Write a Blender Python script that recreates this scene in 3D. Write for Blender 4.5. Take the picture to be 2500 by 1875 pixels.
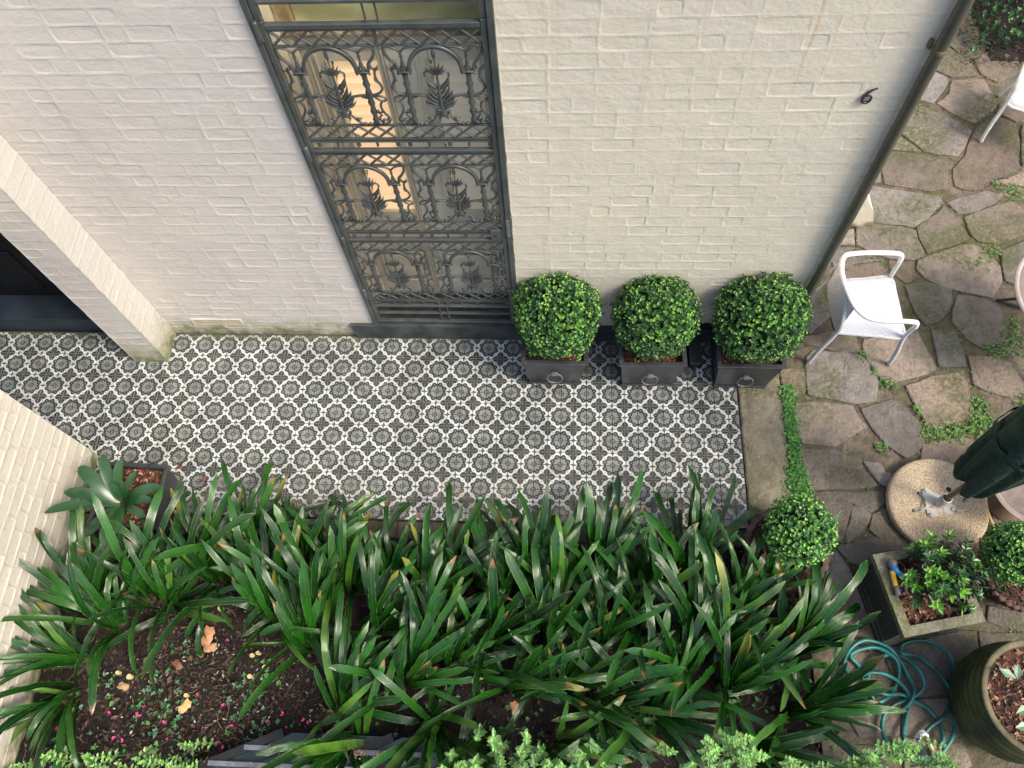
import bpy, math, random
from math import sin, cos, pi, radians, sqrt, atan2
from mathutils import Vector, Matrix, Euler, noise
R = random.Random(11)
S = bpy.context.scene
COL = S.collection
for o in list(bpy.data.objects): bpy.data.objects.remove(o)

# ---------------------------------------------------------------- camera, sky, sun, exposure
cd = bpy.data.cameras.new('camera'); cam = bpy.data.objects.new('camera', cd); COL.objects.link(cam)
cam.location = (2.20800, -3.17165, 5.77842)
cam.rotation_euler = (0.444004585, 0.0506233986, 0.0405108086)
cd.sensor_width = 36; cd.lens = 1944.92843 / 2500 * 36; cd.clip_start = 0.02; cd.clip_end = 300
S.camera = cam
W = bpy.data.worlds.new('World'); S.world = W; W.use_nodes = True
wn = W.node_tree; bg = wn.nodes['Background']
sky = wn.nodes.new('ShaderNodeTexSky'); sky.sky_type = 'NISHITA'; sky.sun_disc = False
SUN_EL, SUN_AZ = 50, 26          # azimuth: degrees from +x towards -y
sd = Vector((cos(radians(SUN_EL))*cos(radians(-SUN_AZ)), cos(radians(SUN_EL))*sin(radians(-SUN_AZ)), sin(radians(SUN_EL))))
sky.sun_elevation = radians(SUN_EL); sky.sun_rotation = atan2(sd.x, sd.y)
sky.air_density = 1.0; sky.dust_density = 4.0; sky.ozone_density = 1.0
wn.links.new(sky.outputs[0], bg.inputs[0]); bg.inputs[1].default_value = 0.12
sl = bpy.data.lights.new('sun', 'SUN'); sl.energy = 1.5; sl.angle = radians(17); sl.color = (1.0, 0.91, 0.77)
so = bpy.data.objects.new('sun', sl); COL.objects.link(so); so.rotation_euler = sd.to_track_quat('Z', 'Y').to_euler()
S.view_settings.view_transform = 'Standard'; S.view_settings.look = 'None'
S.view_settings.gamma = 1; S.view_settings.exposure = 1.30
S.render.engine = 'CYCLES'
S.cycles.max_bounces = 6; S.cycles.diffuse_bounces = 3

# ---------------------------------------------------------------- helpers
class MB:
    """collects faces and builds them as ONE mesh object"""
    def __init__(s): s.v = []; s.f = []; s.c = []; s.uv = []
    def face(s, pts, col=None, uv=None):
        n = len(s.v); s.v += [tuple(p) for p in pts]; s.f.append(tuple(range(n, n+len(pts))))
        s.c.append(col or (1, 1, 1)); s.uv.append(uv)
    def add(s, vs, fs, col=None, M=None, uvs=None):
        n = len(s.v)
        s.v += [tuple(M @ Vector(p)) for p in vs] if M is not None else [tuple(p) for p in vs]
        for f in fs:
            s.f.append(tuple(i+n for i in f)); s.c.append(col or (1, 1, 1))
            s.uv.append([uvs[i] for i in f] if uvs else None)
    def mesh(s, name, mat=None, smooth=False):
        m = bpy.data.meshes.new(name); m.from_pydata(s.v, [], s.f)
        if any(c != (1, 1, 1) for c in s.c):
            at = m.color_attributes.new('col', 'FLOAT_COLOR', 'CORNER'); d = []
            for f, c in zip(s.f, s.c): d += [c[0], c[1], c[2], 1]*len(f)
            at.data.foreach_set('color', d)
        if any(u is not None for u in s.uv):
            ul = m.uv_layers.new(name='UVMap'); d = []
            for f, u in zip(s.f, s.uv):
                for k in range(len(f)): d += list(u[k]) if u else [0, 0]
            ul.data.foreach_set('uv', d)
        if smooth: m.polygons.foreach_set('use_smooth', [True]*len(m.polygons))
        if mat: m.materials.append(mat)
        m.update(); return m
    def obj(s, name, mat, parent=None, smooth=False, loc=None):
        return mk(name, s.mesh(name, mat, smooth), parent, loc)
def mk(name, mesh, parent=None, loc=None, rot=None, scale=None):
    o = bpy.data.objects.new(name, mesh); COL.objects.link(o)
    if parent: o.parent = parent
    if loc is not None: o.location = loc
    if rot is not None: o.rotation_euler = rot
    if scale is not None: o.scale = scale
    return o
def thing(name, label, cat, loc=(0, 0, 0), rz=0, group=None):
    o = mk(name, None, None, loc, (0, 0, rz)); tag(o, label, cat, group); return o
def tag(o, label, cat, group=None):
    o['label'] = label; o['category'] = cat
    if group: o['group'] = group
    return o
def box(m, x0, x1, y0, y1, z0, z1, b=0.0, col=None, M=None):
    if b <= 0:
        v = [(x0,y0,z0),(x1,y0,z0),(x1,y1,z0),(x0,y1,z0),(x0,y0,z1),(x1,y0,z1),(x1,y1,z1),(x0,y1,z1)]
        m.add(v, [(3,2,1,0),(4,5,6,7),(0,1,5,4),(1,2,6,5),(2,3,7,6),(3,0,4,7)], col, M); return
    v = []; 
    for (zz, ins) in ((z0, b), (z0+b, 0), (z1-b, 0), (z1, b)):
        a0, a1, c0, c1 = x0+ins, x1-ins, y0+ins, y1-ins; k = b if ins == 0 else 0
        v += [(a0+k,c0,zz),(a1-k,c0,zz),(a1,c0+k,zz),(a1,c1-k,zz),(a1-k,c1,zz),(a0+k,c1,zz),(a0,c1-k,zz),(a0,c0+k,zz)]
    fs = [tuple(range(7, -1, -1)), tuple(range(24, 32))]
    for L in range(3):
        for i in range(8): fs.append((L*8+i, L*8+(i+1) % 8, L*8+8+(i+1) % 8, L*8+8+i))
    m.add(v, fs, col, M)
def tube(m, pts, r, n=6, col=None, cap=True, closed=False, flat=None):
    pts = [Vector(p) for p in pts]; N = len(pts); rs = r if hasattr(r, '__len__') else [r]*N
    vs = []; up = Vector((0, 0, 1)); prev = None
    for i, p in enumerate(pts):
        if closed: t = pts[(i+1) % N]-pts[i-1]
        else: t = pts[min(i+1, N-1)]-pts[max(i-1, 0)]
        if t.length < 1e-9: t = Vector((0, 0, 1))
        t.normalize()
        if prev is None:
            a = t.cross(up)
            if a.length < 0.05: a = t.cross(Vector((1, 0, 0)))
        else: a = prev - t*prev.dot(t)
        a.normalize(); prev = a; b = t.cross(a)
        for k in range(n):
            an = 2*pi*k/n; vs.append(p+(a*cos(an)+b*sin(an))*rs[i])
    fs = []
    for i in range(N if closed else N-1):
        j = (i+1) % N
        for k in range(n): fs.append((i*n+k, i*n+(k+1) % n, j*n+(k+1) % n, j*n+k))
    m.add(vs, fs, col)
    if cap and not closed: m.add(vs[:n], [tuple(range(n-1, -1, -1))], col); m.add(vs[-n:], [tuple(range(n))], col)
def smoothp(P, k=5, closed=False):
    P = [Vector(p) for p in P]; out = []; N = len(P)
    for i in range(N if closed else N-1):
        g = (lambda q: P[q % N]) if closed else (lambda q: P[max(0, min(N-1, q))])
        a, b, c, d = g(i-1), g(i), g(i+1), g(i+2)
        for s in range(k):
            t = s/k; out.append(0.5*((2*b)+(c-a)*t+(2*a-5*b+4*c-d)*t*t+(3*b-a-3*c+d)*t*t*t))
    if not closed: out.append(P[-1])
    return out
def lathe(m, prof, n=24, c=(0, 0), col=None, M=None, f=None):
    vs = []; fs = []
    for (r, z) in prof:
        for k in range(n):
            a = 2*pi*k/n; rr = f(r, z, a) if f else r
            vs.append((c[0]+rr*cos(a), c[1]+rr*sin(a), z))
    for i in range(len(prof)-1):
        for k in range(n): fs.append((i*n+k, i*n+(k+1) % n, (i+1)*n+(k+1) % n, (i+1)*n+k))
    m.add(vs, fs, col, M)
def disc(m, r, z, n=24, c=(0, 0), col=None, up=True):
    pts = [(c[0]+r*cos(2*pi*k/n), c[1]+r*sin(2*pi*k/n), z) for k in range(n)]
    m.face(pts if up else pts[::-1], col)

# ---------------------------------------------------------------- node material helper
class Mat:
    def __init__(s, name, rough=0.7, spec=0.4):
        s.m = bpy.data.materials.new(name); s.m.use_nodes = True; s.t = s.m.node_tree
        s.b = s.t.nodes['Principled BSDF']; s.b.inputs['Roughness'].default_value = rough
        s.b.inputs['Specular IOR Level'].default_value = spec; s._p = None
    def L(s, a, b): s.t.links.new(a, b)
    def n(s, typ, **kw):
        x = s.t.nodes.new(typ)
        for k, v in kw.items(): setattr(x, k, v)
        return x
    def setin(s, sock, v):
        if isinstance(v, bpy.types.NodeSocket): s.L(v, sock)
        elif hasattr(v, '__len__') and len(v) == 3 and sock.type == 'RGBA': sock.default_value = (*v, 1)
        else: sock.default_value = v
    def pos(s):
        if s._p is None: s._p = s.n('ShaderNodeNewGeometry').outputs['Position']
        return s._p
    def xyz(s, v=None):
        x = s.n('ShaderNodeSeparateXYZ'); s.L(v or s.pos(), x.inputs[0]); return x.outputs
    def math(s, op, a, b=0.0, c=None, clamp=False):
        x = s.n('ShaderNodeMath', operation=op, use_clamp=clamp); s.setin(x.inputs[0], a); s.setin(x.inputs[1], b)
        if c is not None: s.setin(x.inputs[2], c)
        return x.outputs[0]
    def noise(s, scale, detail=3, rough=0.55, vec=None, dist=0.0, color=False):
        x = s.n('ShaderNodeTexNoise'); x.inputs['Scale'].default_value = scale; x.inputs['Detail'].default_value = detail
        x.inputs['Roughness'].default_value = rough; x.inputs['Distortion'].default_value = dist
        s.L(vec or s.pos(), x.inputs['Vector']); return x.outputs['Color' if color else 'Fac']
    def vor(s, scale, vec=None, out='Distance', feature='F1'):
        x = s.n('ShaderNodeTexVoronoi', feature=feature); x.inputs['Scale'].default_value = scale
        s.L(vec or s.pos(), x.inputs['Vector']); return x.outputs[out]
    def ss(s, v, a, b, o0=0.0, o1=1.0):      # smoothstep map
        x = s.n('ShaderNodeMapRange', interpolation_type='SMOOTHSTEP'); s.setin(x.inputs[0], v)
        for i, q in enumerate((a, b, o0, o1)): s.setin(x.inputs[i+1], q)
        return x.outputs[0]
    def mix(s, f, a, b, blend='MIX'):
        x = s.n('ShaderNodeMix', data_type='RGBA', blend_type=blend)
        s.setin(x.inputs[0], f); s.setin(x.inputs[6], a); s.setin(x.inputs[7], b); return x.outputs[2]
    def objrand(s): return s.n('ShaderNodeObjectInfo').outputs['Random']
    def attr(s, name='col'): return s.n('ShaderNodeAttribute', attribute_name=name).outputs['Color']
    def hsv(s, c, h=0.5, sa=1.0, v=1.0):
        x = s.n('ShaderNodeHueSaturation'); s.setin(x.inputs['Hue'], h); s.setin(x.inputs['Saturation'], sa)
        s.setin(x.inputs['Value'], v); s.setin(x.inputs['Color'], c); return x.outputs[0]
    def base(s, c): s.setin(s.b.inputs['Base Color'], c); return s
    def rough(s, v): s.setin(s.b.inputs['Roughness'], v); return s
    def bump(s, h, dist=0.01, strength=1.0):
        x = s.n('ShaderNodeBump'); x.inputs['Distance'].default_value = dist; x.inputs['Strength'].default_value = strength
        s.L(h, x.inputs['Height']); s.L(x.outputs[0], s.b.inputs['Normal']); return s
def simple(name, c, rough=0.6, spec=0.4, var=0.15, nscale=20, bump=0.0, bscale=60, metal=0.0):
    M = Mat(name, rough, spec); nz = M.noise(nscale, 4)
    M.base(M.mix(M.ss(nz, 0.3, 0.7), tuple(q*(1-var) for q in c), tuple(min(1, q*(1+var)) for q in c)))
    if bump: M.bump(M.noise(bscale, 3), bump)
    M.b.inputs['Metallic'].default_value = metal
    return M.m

# ---------------------------------------------------------------- materials
def wall_mat(name, cA, cB, algae=0.3, streak=False):
    M = Mat(name, 0.42, 0.45); x, y, z = M.xyz()
    c = M.mix(M.ss(M.noise(0.9, 3), 0.35, 0.65), cA, cB)
    c = M.mix(M.ss(M.noise(14, 5, 0.65), 0.3, 0.75, 0, 0.22), c, (0.46, 0.42, 0.36))
    c = M.mix(M.ss(M.objrand(), 0, 1, 0, 0.16), c, (0.56, 0.53, 0.49))
    c = M.mix(M.ss(M.noise(70, 2), 0.70, 0.76, 0, 0.35), c, (0.30, 0.27, 0.22))
    if streak:
        for x0, w, z0, st in ((3.372, 0.012, 2.3, 0.48), (2.087, 0.008, 2.8, 0.4)):
            d = M.math('ABSOLUTE', M.math('SUBTRACT', M.math('ADD', x, M.math('MULTIPLY', M.math('SUBTRACT', M.noise(3, 2), 0.5), 0.05)), x0))
            k = M.math('MULTIPLY', M.ss(d, w, 0.0, 0, st), M.ss(z, z0, z0+0.8)); c = M.mix(k, c, (0.46, 0.27, 0.11))
    dv = M.n('ShaderNodeCombineXYZ'); M.setin(dv.inputs[0], M.math('MULTIPLY', x, 9.0)); M.setin(dv.inputs[1], M.math('MULTIPLY', y, 9.0)); M.setin(dv.inputs[2], M.math('MULTIPLY', z, 0.7))
    c = M.mix(M.ss(M.noise(1.0, 4, 0.6, dv.outputs[0]), 0.55, 0.78, 0, 0.38), c, (0.37, 0.34, 0.27))
    c = M.mix(M.ss(M.noise(0.6, 3), 0.55, 0.62, 0, 0.20), c, (0.62, 0.57, 0.50))
    if algae:
        zz = M.math('ADD', z, M.math('MULTIPLY', M.math('SUBTRACT', M.noise(7, 4), 0.5), 0.5))
        c = M.mix(M.math('MULTIPLY', M.ss(zz, algae, 0.0), M.ss(M.noise(20, 4), 0.30, 0.6, 0.35, 0.9)), c, (0.20, 0.215, 0.085))
        c = M.mix(M.math('MULTIPLY', M.ss(zz, algae*0.35, -0.03), 0.6), c, (0.07, 0.075, 0.045))
    M.base(c); M.rough(M.ss(M.noise(25, 3), 0.3, 0.7, 0.24, 0.5))
    h = M.math('ADD', M.noise(38, 4, 0.6, dist=0.5), M.math('MULTIPLY', M.noise(9, 2), 1.6))
    M.bump(h, 0.0026); return M.m
WALL = wall_mat('painted_brick', (0.52, 0.495, 0.455), (0.475, 0.45, 0.425), 0.30)
WALLR = wall_mat('painted_brick_warm_lit', (0.60, 0.565, 0.45), (0.57, 0.535, 0.44), 0.10, True)  # lighter, yellower copy: warm light on the right wall put into the paint
WALLP = wall_mat('painted_brick_pier', (0.50, 0.475, 0.44), (0.47, 0.445, 0.42), 0.42)
WALLB = wall_mat('painted_brick_boundary', (0.50, 0.465, 0.39), (0.46, 0.43, 0.37), 0.16)
def tile_mat():
    M = Mat('encaustic_tile', 0.3, 0.5); x, y, z = M.xyz()
    def fold(v, off):
        f = M.math('FRACT', M.math('ADD', M.math('MULTIPLY', v, 5.0), off))     # 0.2 m cell
        return M.math('ABSOLUTE', M.math('MULTIPLY', M.math('SUBTRACT', f, 0.5), 2.0))
    jit = M.noise(60, 2); 
    a = fold(x, 0.5); b = fold(M.math('ADD', y, 0.11), 0.5)
    mx = M.math('MAXIMUM', a, b); mn = M.math('MINIMUM', a, b)
    hyp = lambda u, v: M.math('SQRT', M.math('ADD', M.math('MULTIPLY', u, u), M.math('MULTIPLY', v, v)))
    r = hyp(a, b)
    sub = lambda u, v: M.math('SUBTRACT', u, v)
    lt = lambda v, t, w=0.025: M.ss(v, t+w, t-w)
    orr = lambda *q: q[0] if len(q) == 1 else M.math('MAXIMUM', q[0], orr(*q[1:]))
    wh = M.math('ADD', 0.0, 0.0)
    # petals
    pet = lt(hyp(sub(mx, 0.60), sub(mn, 0.245)), 0.19)
    petc = lt(hyp(sub(mx, 0.60), sub(mn, 0.245)), 0.055)
    ring = lt(r, 0.69)
    grey = lt(sub(r, M.math('MULTIPLY', M.math('SINE', M.math('MULTIPLY', M.math('ARCTAN2', b, a), 16.0)), 0.03)), 0.46, 0.015)
    dots = lt(hyp(sub(mx, 0.47), sub(mn, 0.10)), 0.035)
    dots = orr(dots, lt(hyp(sub(mx, 0.38), sub(mn, 0.30)), 0.035))
    cr = M.math('ABSOLUTE', sub(r, 0.17)); cring = lt(cr, 0.035)
    # corner cross
    P = sub(1.0, mn); Q = sub(1.0, mx)
    lob = lt(hyp(M.math('DIVIDE', sub(P, 0.345), 0.29), M.math('DIVIDE', Q, 0.25)), 1.0, 0.08)
    lob = orr(lob, lt(M.math('ADD', P, Q), 0.56))
    ldot = lt(hyp(sub(P, 0.22), sub(Q, 0.19)), 0.045)
    lline = M.math('MULTIPLY', lt(Q, 0.035), lt(P, 0.55))
    # mid edge star and thin radial lines
    star = lt(M.math('ADD', M.math('MULTIPLY', sub(1.0, mx), 1.1), M.math('MULTIPLY', mn, 1.6)), 0.24)
    diag = M.math('MULTIPLY', lt(M.math('ABSOLUTE', sub(mx, mn)), 0.035), M.ss(r, 0.55, 0.6))
    axis = M.math('MULTIPLY', lt(mn, 0.03), M.ss(mx, 0.62, 0.66))
    W0 = (0.49, 0.53, 0.54); DK = (0.032, 0.038, 0.037); GR = (0.175, 0.19, 0.185); LG = (0.34, 0.34, 0.31)
    c = M.mix(M.ss(M.noise(3, 3), 0.3, 0.7), W0, (0.47, 0.49, 0.47))
    c = M.mix(orr(diag, axis), c, (0.15, 0.15, 0.14))
    c = M.mix(star, c, (0.14, 0.14, 0.135))
    c = M.mix(orr(pet, ring), c, DK)
    c = M.mix(petc, c, GR); c = M.mix(grey, c, GR); c = M.mix(dots, c, LG); c = M.mix(cring, c, DK)
    c = M.mix(lob, c, DK); c = M.mix(ldot, c, (0.2, 0.2, 0.18)); c = M.mix(M.math('MULTIPLY', lline, 0.75), c, (0.33, 0.32, 0.28))
    # each tile printed a little differently, wear and yellow stain towards the garden edge
    cell = M.n('ShaderNodeTexWhiteNoise', noise_dimensions='2D')
    cv = M.n('ShaderNodeCombineXYZ'); M.setin(cv.inputs[0], M.math('FLOOR', M.math('MULTIPLY', x, 10.0))); M.setin(cv.inputs[1], M.math('FLOOR', M.math('MULTIPLY', M.math('ADD', y, 0.01), 10.0)))
    M.L(cv.outputs[0], cell.inputs[0]); w = cell.outputs['Value']
    c = M.hsv(c, 0.5, 1.0, M.ss(w, 0, 1, 0.82, 1.12))
    c = M.mix(M.math('MULTIPLY', M.ss(cell.outputs['Value'], 0.8, 1.0), 0.10), c, (0.30, 0.22, 0.17))
    c = M.mix(M.ss(M.noise(90, 3), 0.45, 0.8, 0, 0.16), c, (0.22, 0.21, 0.20))
    st = M.math('MULTIPLY', M.ss(M.math('SUBTRACT', x, M.math('MULTIPLY', y, 0.9)), 3.4, 4.9), M.ss(M.noise(9, 4), 0.42, 0.62, 0, 0.75))
    c = M.mix(st, c, (0.50, 0.43, 0.22), 'MULTIPLY')
    dirt = M.math('MULTIPLY', M.ss(y, -1.1, -1.6), M.ss(M.noise(5, 4), 0.4, 0.65, 0, 0.4)); c = M.mix(dirt, c, (0.25, 0.22, 0.15))
    dirt = M.math('MULTIPLY', M.ss(y, -0.10, 0.0), M.ss(M.noise(6, 4), 0.3, 0.6, 0.2, 0.7)); c = M.mix(dirt, c, (0.10, 0.105, 0.06))
    c = M.mix(M.ss(M.noise(1.3, 5, 0.7), 0.48, 0.75, 0, 0.35), c, (0.30, 0.28, 0.24), 'MULTIPLY')
    M.base(c); M.rough(M.ss(M.noise(30, 3), 0.3, 0.7, 0.14, 0.32)); M.bump(M.noise(120, 2), 0.0008)
    return M.m
TILE = tile_mat()
GROUT = simple('tile_grout', (0.060, 0.065, 0.055), 0.9, 0.2, 0.4, 12)
def stone_mat(name, c1, c2, c3, moss=0.5, use_rand=True, mossc=(0.075, 0.085, 0.022)):
    M = Mat(name, 0.78, 0.35); c = M.mix(M.ss(M.noise(4, 5, 0.6), 0.35, 0.65), c1, c2)
    c = M.mix(M.ss(M.noise(16, 5, 0.7), 0.45, 0.7, 0, 0.7), c, c3)
    if use_rand:
        c = M.hsv(c, 0.5, M.ss(M.objrand(), 0, 1, 0.6, 1.4), M.ss(M.math('FRACT', M.math('MULTIPLY', M.objrand(), 7.3)), 0, 1, 0.68, 1.22))
    c = M.mix(M.ss(M.noise(55, 3, 0.6), 0.62, 0.70, 0, 0.65), c, (0.05, 0.045, 0.035))
    c = M.mix(M.ss(M.vor(38), 0.12, 0.02, 0, 0.6), c, (0.42, 0.38, 0.32))
    if moss:
        k = M.math('MULTIPLY', M.ss(M.noise(1.6, 4, 0.65), 0.62-0.22*moss, 0.78-0.2*moss, 0, 0.85), M.ss(M.noise(28, 4, 0.7), 0.32, 0.6)); c = M.mix(k, c, mossc)
        sp = M.xyz(); wet = M.math('MULTIPLY', M.ss(sp[1], 0.0, -1.9, 0.0, 0.5), M.ss(M.noise(2.2, 5, 0.65), 0.36, 0.62)); c = M.mix(wet, c, (0.085, 0.075, 0.055))
    M.base(c); M.rough(M.ss(M.noise(6, 3), 0.3, 0.7, 0.6, 0.85))
    M.bump(M.math('ADD', M.noise(45, 5, 0.7), M.math('MULTIPLY', M.noise(8, 3), 1.5)), 0.020); return M.m
FLAG = stone_mat('flagstone', (0.255, 0.215, 0.178), (0.20, 0.170, 0.148), (0.13, 0.11, 0.095), 0.8)
KERB = stone_mat('kerb_stone', (0.27, 0.24, 0.17), (0.20, 0.175, 0.12), (0.13, 0.115, 0.075), 0.65, False)
KERBD = stone_mat('edging_stone', (0.12, 0.10, 0.075), (0.085, 0.075, 0.055), (0.05, 0.045, 0.035), 0.4, False)
MORT = stone_mat('paving_mortar', (0.19, 0.155, 0.115), (0.11, 0.088, 0.06), (0.045, 0.038, 0.026), 0.95, False)
TROUGH = stone_mat('mossy_concrete', (0.26, 0.25, 0.18), (0.20, 0.20, 0.12), (0.11, 0.125, 0.05), 0.9, False, (0.09, 0.115, 0.03))
TROUGHD = stone_mat('dark_concrete', (0.05, 0.055, 0.045), (0.035, 0.04, 0.032), (0.02, 0.025, 0.018), 0.4, False)  # darker concrete tone for the trough sides and plinth
def soil_mat(name, c1, c2, c3):
    M = Mat(name, 0.75, 0.35); c = M.mix(M.ss(M.noise(5, 4), 0.4, 0.62), c1, c2); c = M.mix(M.ss(M.noise(45, 4, 0.7), 0.5, 0.68), c, c3)
    c = M.mix(M.ss(M.vor(60), 0.10, 0.03, 0, 0.5), c, (0.22, 0.19, 0.15)); M.base(c)
    M.bump(M.math('ADD', M.noise(60, 5, 0.7), M.noise(18, 3)), 0.03); return M.m
SOIL = soil_mat('garden_soil', (0.010, 0.009, 0.008), (0.022, 0.015, 0.011), (0.045, 0.027, 0.019))
MULCH = soil_mat('mulch', (0.065, 0.028, 0.018), (0.10, 0.045, 0.028), (0.17, 0.085, 0.05))
def attr_mat(name, rough=0.6, spec=0.35, trans=0.0, var=0.25, nscale=40):
    M = Mat(name, rough, spec); c = M.attr()
    M.base(M.hsv(c, 0.5, 1.0, M.ss(M.noise(nscale, 2), 0.3, 0.7, 1-var, 1+var)))
    return M.m
LITTER = attr_mat('litter', 0.7); LEAFY = attr_mat('small_leaves', 0.38, 0.5, var=0.2)
PRIM = simple('dark_gate_paint', (0.052, 0.060, 0.058), 0.38, 0.5, 0.25, 8, 0.0008, 90)
RINGM = simple('worn_ring_metal', (0.10, 0.105, 0.11), 0.35, 0.6, 0.2, 20)
STEEL = simple('dark_planter_metal', (0.034, 0.037, 0.040), 0.33, 0.5, 0.3, 6, 0.0006, 80)
BLUEST = simple('painted_bluestone', (0.040, 0.048, 0.050), 0.5, 0.4, 0.4, 7, 0.003, 50)
CREAM = simple('cream_joinery', (0.56, 0.50, 0.38), 0.4, 0.4, 0.12, 5)
CREAMY = simple('yellowed_panel', (0.40, 0.40, 0.20), 0.5, 0.4, 0.22, 4)
GREYW = simple('grey_shutter_paint', (0.66, 0.62, 0.50), 0.4, 0.4, 0.12, 5)
WHITEP = simple('white_resin', (0.66, 0.665, 0.66), 0.4, 0.5, 0.13, 16)
def weave_mat():
    M = Mat('white_weave', 0.5, 0.4); M.base((0.78, 0.79, 0.82)); v = M.n('ShaderNodeTexCoord').outputs['Object']
    s = M.xyz(v); a = M.math('SINE', M.math('MULTIPLY', s[0], 520)); b = M.math('SINE', M.math('MULTIPLY', M.math('ADD', s[1], s[2]), 300))
    k = M.math('MULTIPLY', a, b); M.bump(k, 0.004); M.base(M.mix(M.ss(k, -0.9, -0.2), (0.50, 0.52, 0.56), (0.70, 0.71, 0.74))); return M.m
WEAVE = weave_mat()
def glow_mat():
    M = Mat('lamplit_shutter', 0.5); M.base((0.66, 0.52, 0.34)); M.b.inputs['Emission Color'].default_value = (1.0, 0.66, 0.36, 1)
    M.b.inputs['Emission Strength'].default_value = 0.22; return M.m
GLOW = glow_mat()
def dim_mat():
    M = Mat('shutter_added_glow', 0.5); M.base((0.66, 0.62, 0.50)); M.b.inputs['Emission Color'].default_value = (1.0, 0.86, 0.62, 1); M.b.inputs['Emission Strength'].default_value = 0.035; return M.m  # faint emission added to lift the slats in the dark recess
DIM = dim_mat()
BLACK = simple('black_void', (0.006, 0.006, 0.007), 0.5, 0.3, 0.2, 5)
NAVY = simple('dark_blue_step', (0.022, 0.030, 0.042), 0.5, 0.3, 0.25, 6)
TERRA = simple('old_terracotta', (0.085, 0.052, 0.040), 0.75, 0.3, 0.4, 9, 0.004, 50)
HOSEM = simple('teal_hose_rubber', (0.012, 0.135, 0.12), 0.42, 0.5, 0.55, 7)
CANV = Mat('dark_green_canvas', 0.75, 0.25); CANV.base(CANV.mix(CANV.ss(CANV.noise(3, 4), 0.35, 0.7), (0.012, 0.034, 0.027), (0.034, 0.052, 0.034))); CANV.bump(CANV.noise(11, 4, 0.6, dist=1.0), 0.035); CANV = CANV.m
POLE = simple('brown_pole', (0.11, 0.085, 0.065), 0.45, 0.4, 0.25, 8)
GALV = simple('galvanised_steel', (0.42, 0.42, 0.40), 0.45, 0.5, 0.2, 14, 0.001, 60, 0.3)
def pebble_mat():
    M = Mat('exposed_aggregate', 0.6, 0.4); v = M.vor(140, out='Color'); d = M.vor(140)
    g = M.n('ShaderNodeRGBToBW'); M.L(v, g.inputs[0]); c = M.mix(g.outputs[0], (0.34, 0.24, 0.14), (0.64, 0.54, 0.38)); c = M.mix(M.ss(d, 0.55, 0.85, 0, .7), c, (0.20, 0.14, 0.09))
    c = M.mix(M.ss(M.noise(5, 3), 0.5, 0.7, 0, 0.3), c, (0.12, 0.10, 0.07)); M.base(c); M.bump(M.math('SUBTRACT', 1.0, d), 0.006); return M.m
PEBB = pebble_mat()
def glaze_mat():
    M = Mat('mossy_ribbed_glaze', 0.5, 0.4); c = M.mix(M.ss(M.noise(4, 4), 0.35, 0.65), (0.020, 0.026, 0.010), (0.060, 0.072, 0.020)); c = M.mix(M.ss(M.noise(14, 4), 0.5, 0.7, 0, 0.6), c, (0.03, 0.025, 0.015)); M.base(c); M.bump(M.noise(40, 3), 0.004); return M.m
GLAZE = glaze_mat(); POTRIM = simple('clay_rim', (0.105, 0.095, 0.050), 0.7, 0.3, 0.3, 10, 0.003, 60)
def clivia_mat():
    M = Mat('strap_leaf', 0.2, 0.5); u = M.n('ShaderNodeUVMap').outputs[0]; s = M.xyz(u)
    rd = M.objrand(); c = M.mix(rd, (0.003, 0.030, 0.003), (0.016, 0.092, 0.007))
    c = M.mix(M.ss(M.noise(3.5, 3), 0.45, 0.7, 0, 0.6), c, (0.002, 0.018, 0.005))
    ln = M.math('ABSOLUTE', M.math('SUBTRACT', s[1], 0.5)); c = M.mix(M.ss(ln, 0.06, 0.0, 0, 0.5), c, (0.035, 0.11, 0.025))
    pick = M.math('FRACT', M.math('MULTIPLY', rd, 13.7)); 
    # young or shaded-out yellow-green leaves, pale gnawed edges, brown tips
    c = M.mix(M.math('MULTIPLY', M.ss(pick, 0.82, 0.99), M.ss(M.noise(5, 2), 0.3, 0.7)), c, (0.070, 0.16, 0.016))
    c = M.mix(M.math('MULTIPLY', M.ss(ln, 0.40, 0.5), M.ss(M.noise(24, 3), 0.40, 0.6, 0, 0.8)), c, (0.13, 0.20, 0.05))
    tp = M.math('MULTIPLY', M.ss(M.math('ADD', s[0], M.math('MULTIPLY', M.noise(30, 2), 0.06)), 0.95, 1.0), M.ss(M.math('FRACT', M.math('MULTIPLY', rd, 5.3)), 0.82, 0.88))
    c = M.mix(tp, c, (0.20, 0.10, 0.035))
    tp2 = M.math('MULTIPLY', M.ss(s[0], 0.72, 0.95), M.ss(M.math('FRACT', M.math('MULTIPLY', rd, 29.1)), 0.955, 0.98)); c = M.mix(tp2, c, (0.22, 0.22, 0.03))
    M.base(c); M.rough(M.ss(M.noise(6, 2), 0.3, 0.7, 0.09, 0.20)); M.b.inputs['Specular IOR Level'].default_value = 0.5; M.bump(M.math('SINE', M.math('MULTIPLY', s[1], 60)), 0.0004)
    return M.m
CLIV = clivia_mat()
def brom_mat():
    M = Mat('bromeliad_leaf', 0.3, 0.45); u = M.xyz(M.n('ShaderNodeUVMap').outputs[0]); c = M.mix(M.objrand(), (0.010, 0.042, 0.014), (0.022, 0.075, 0.024))
    c = M.mix(M.ss(M.noise(12, 3), 0.4, 0.7, 0, 0.5), c, (0.03, 0.08, 0.045)); c = M.mix(M.ss(u[0], 0.2, 0.0, 0, 0.4), c, (0.06, 0.13, 0.02)); M.base(c); return M.m
BROM = brom_mat()
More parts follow.
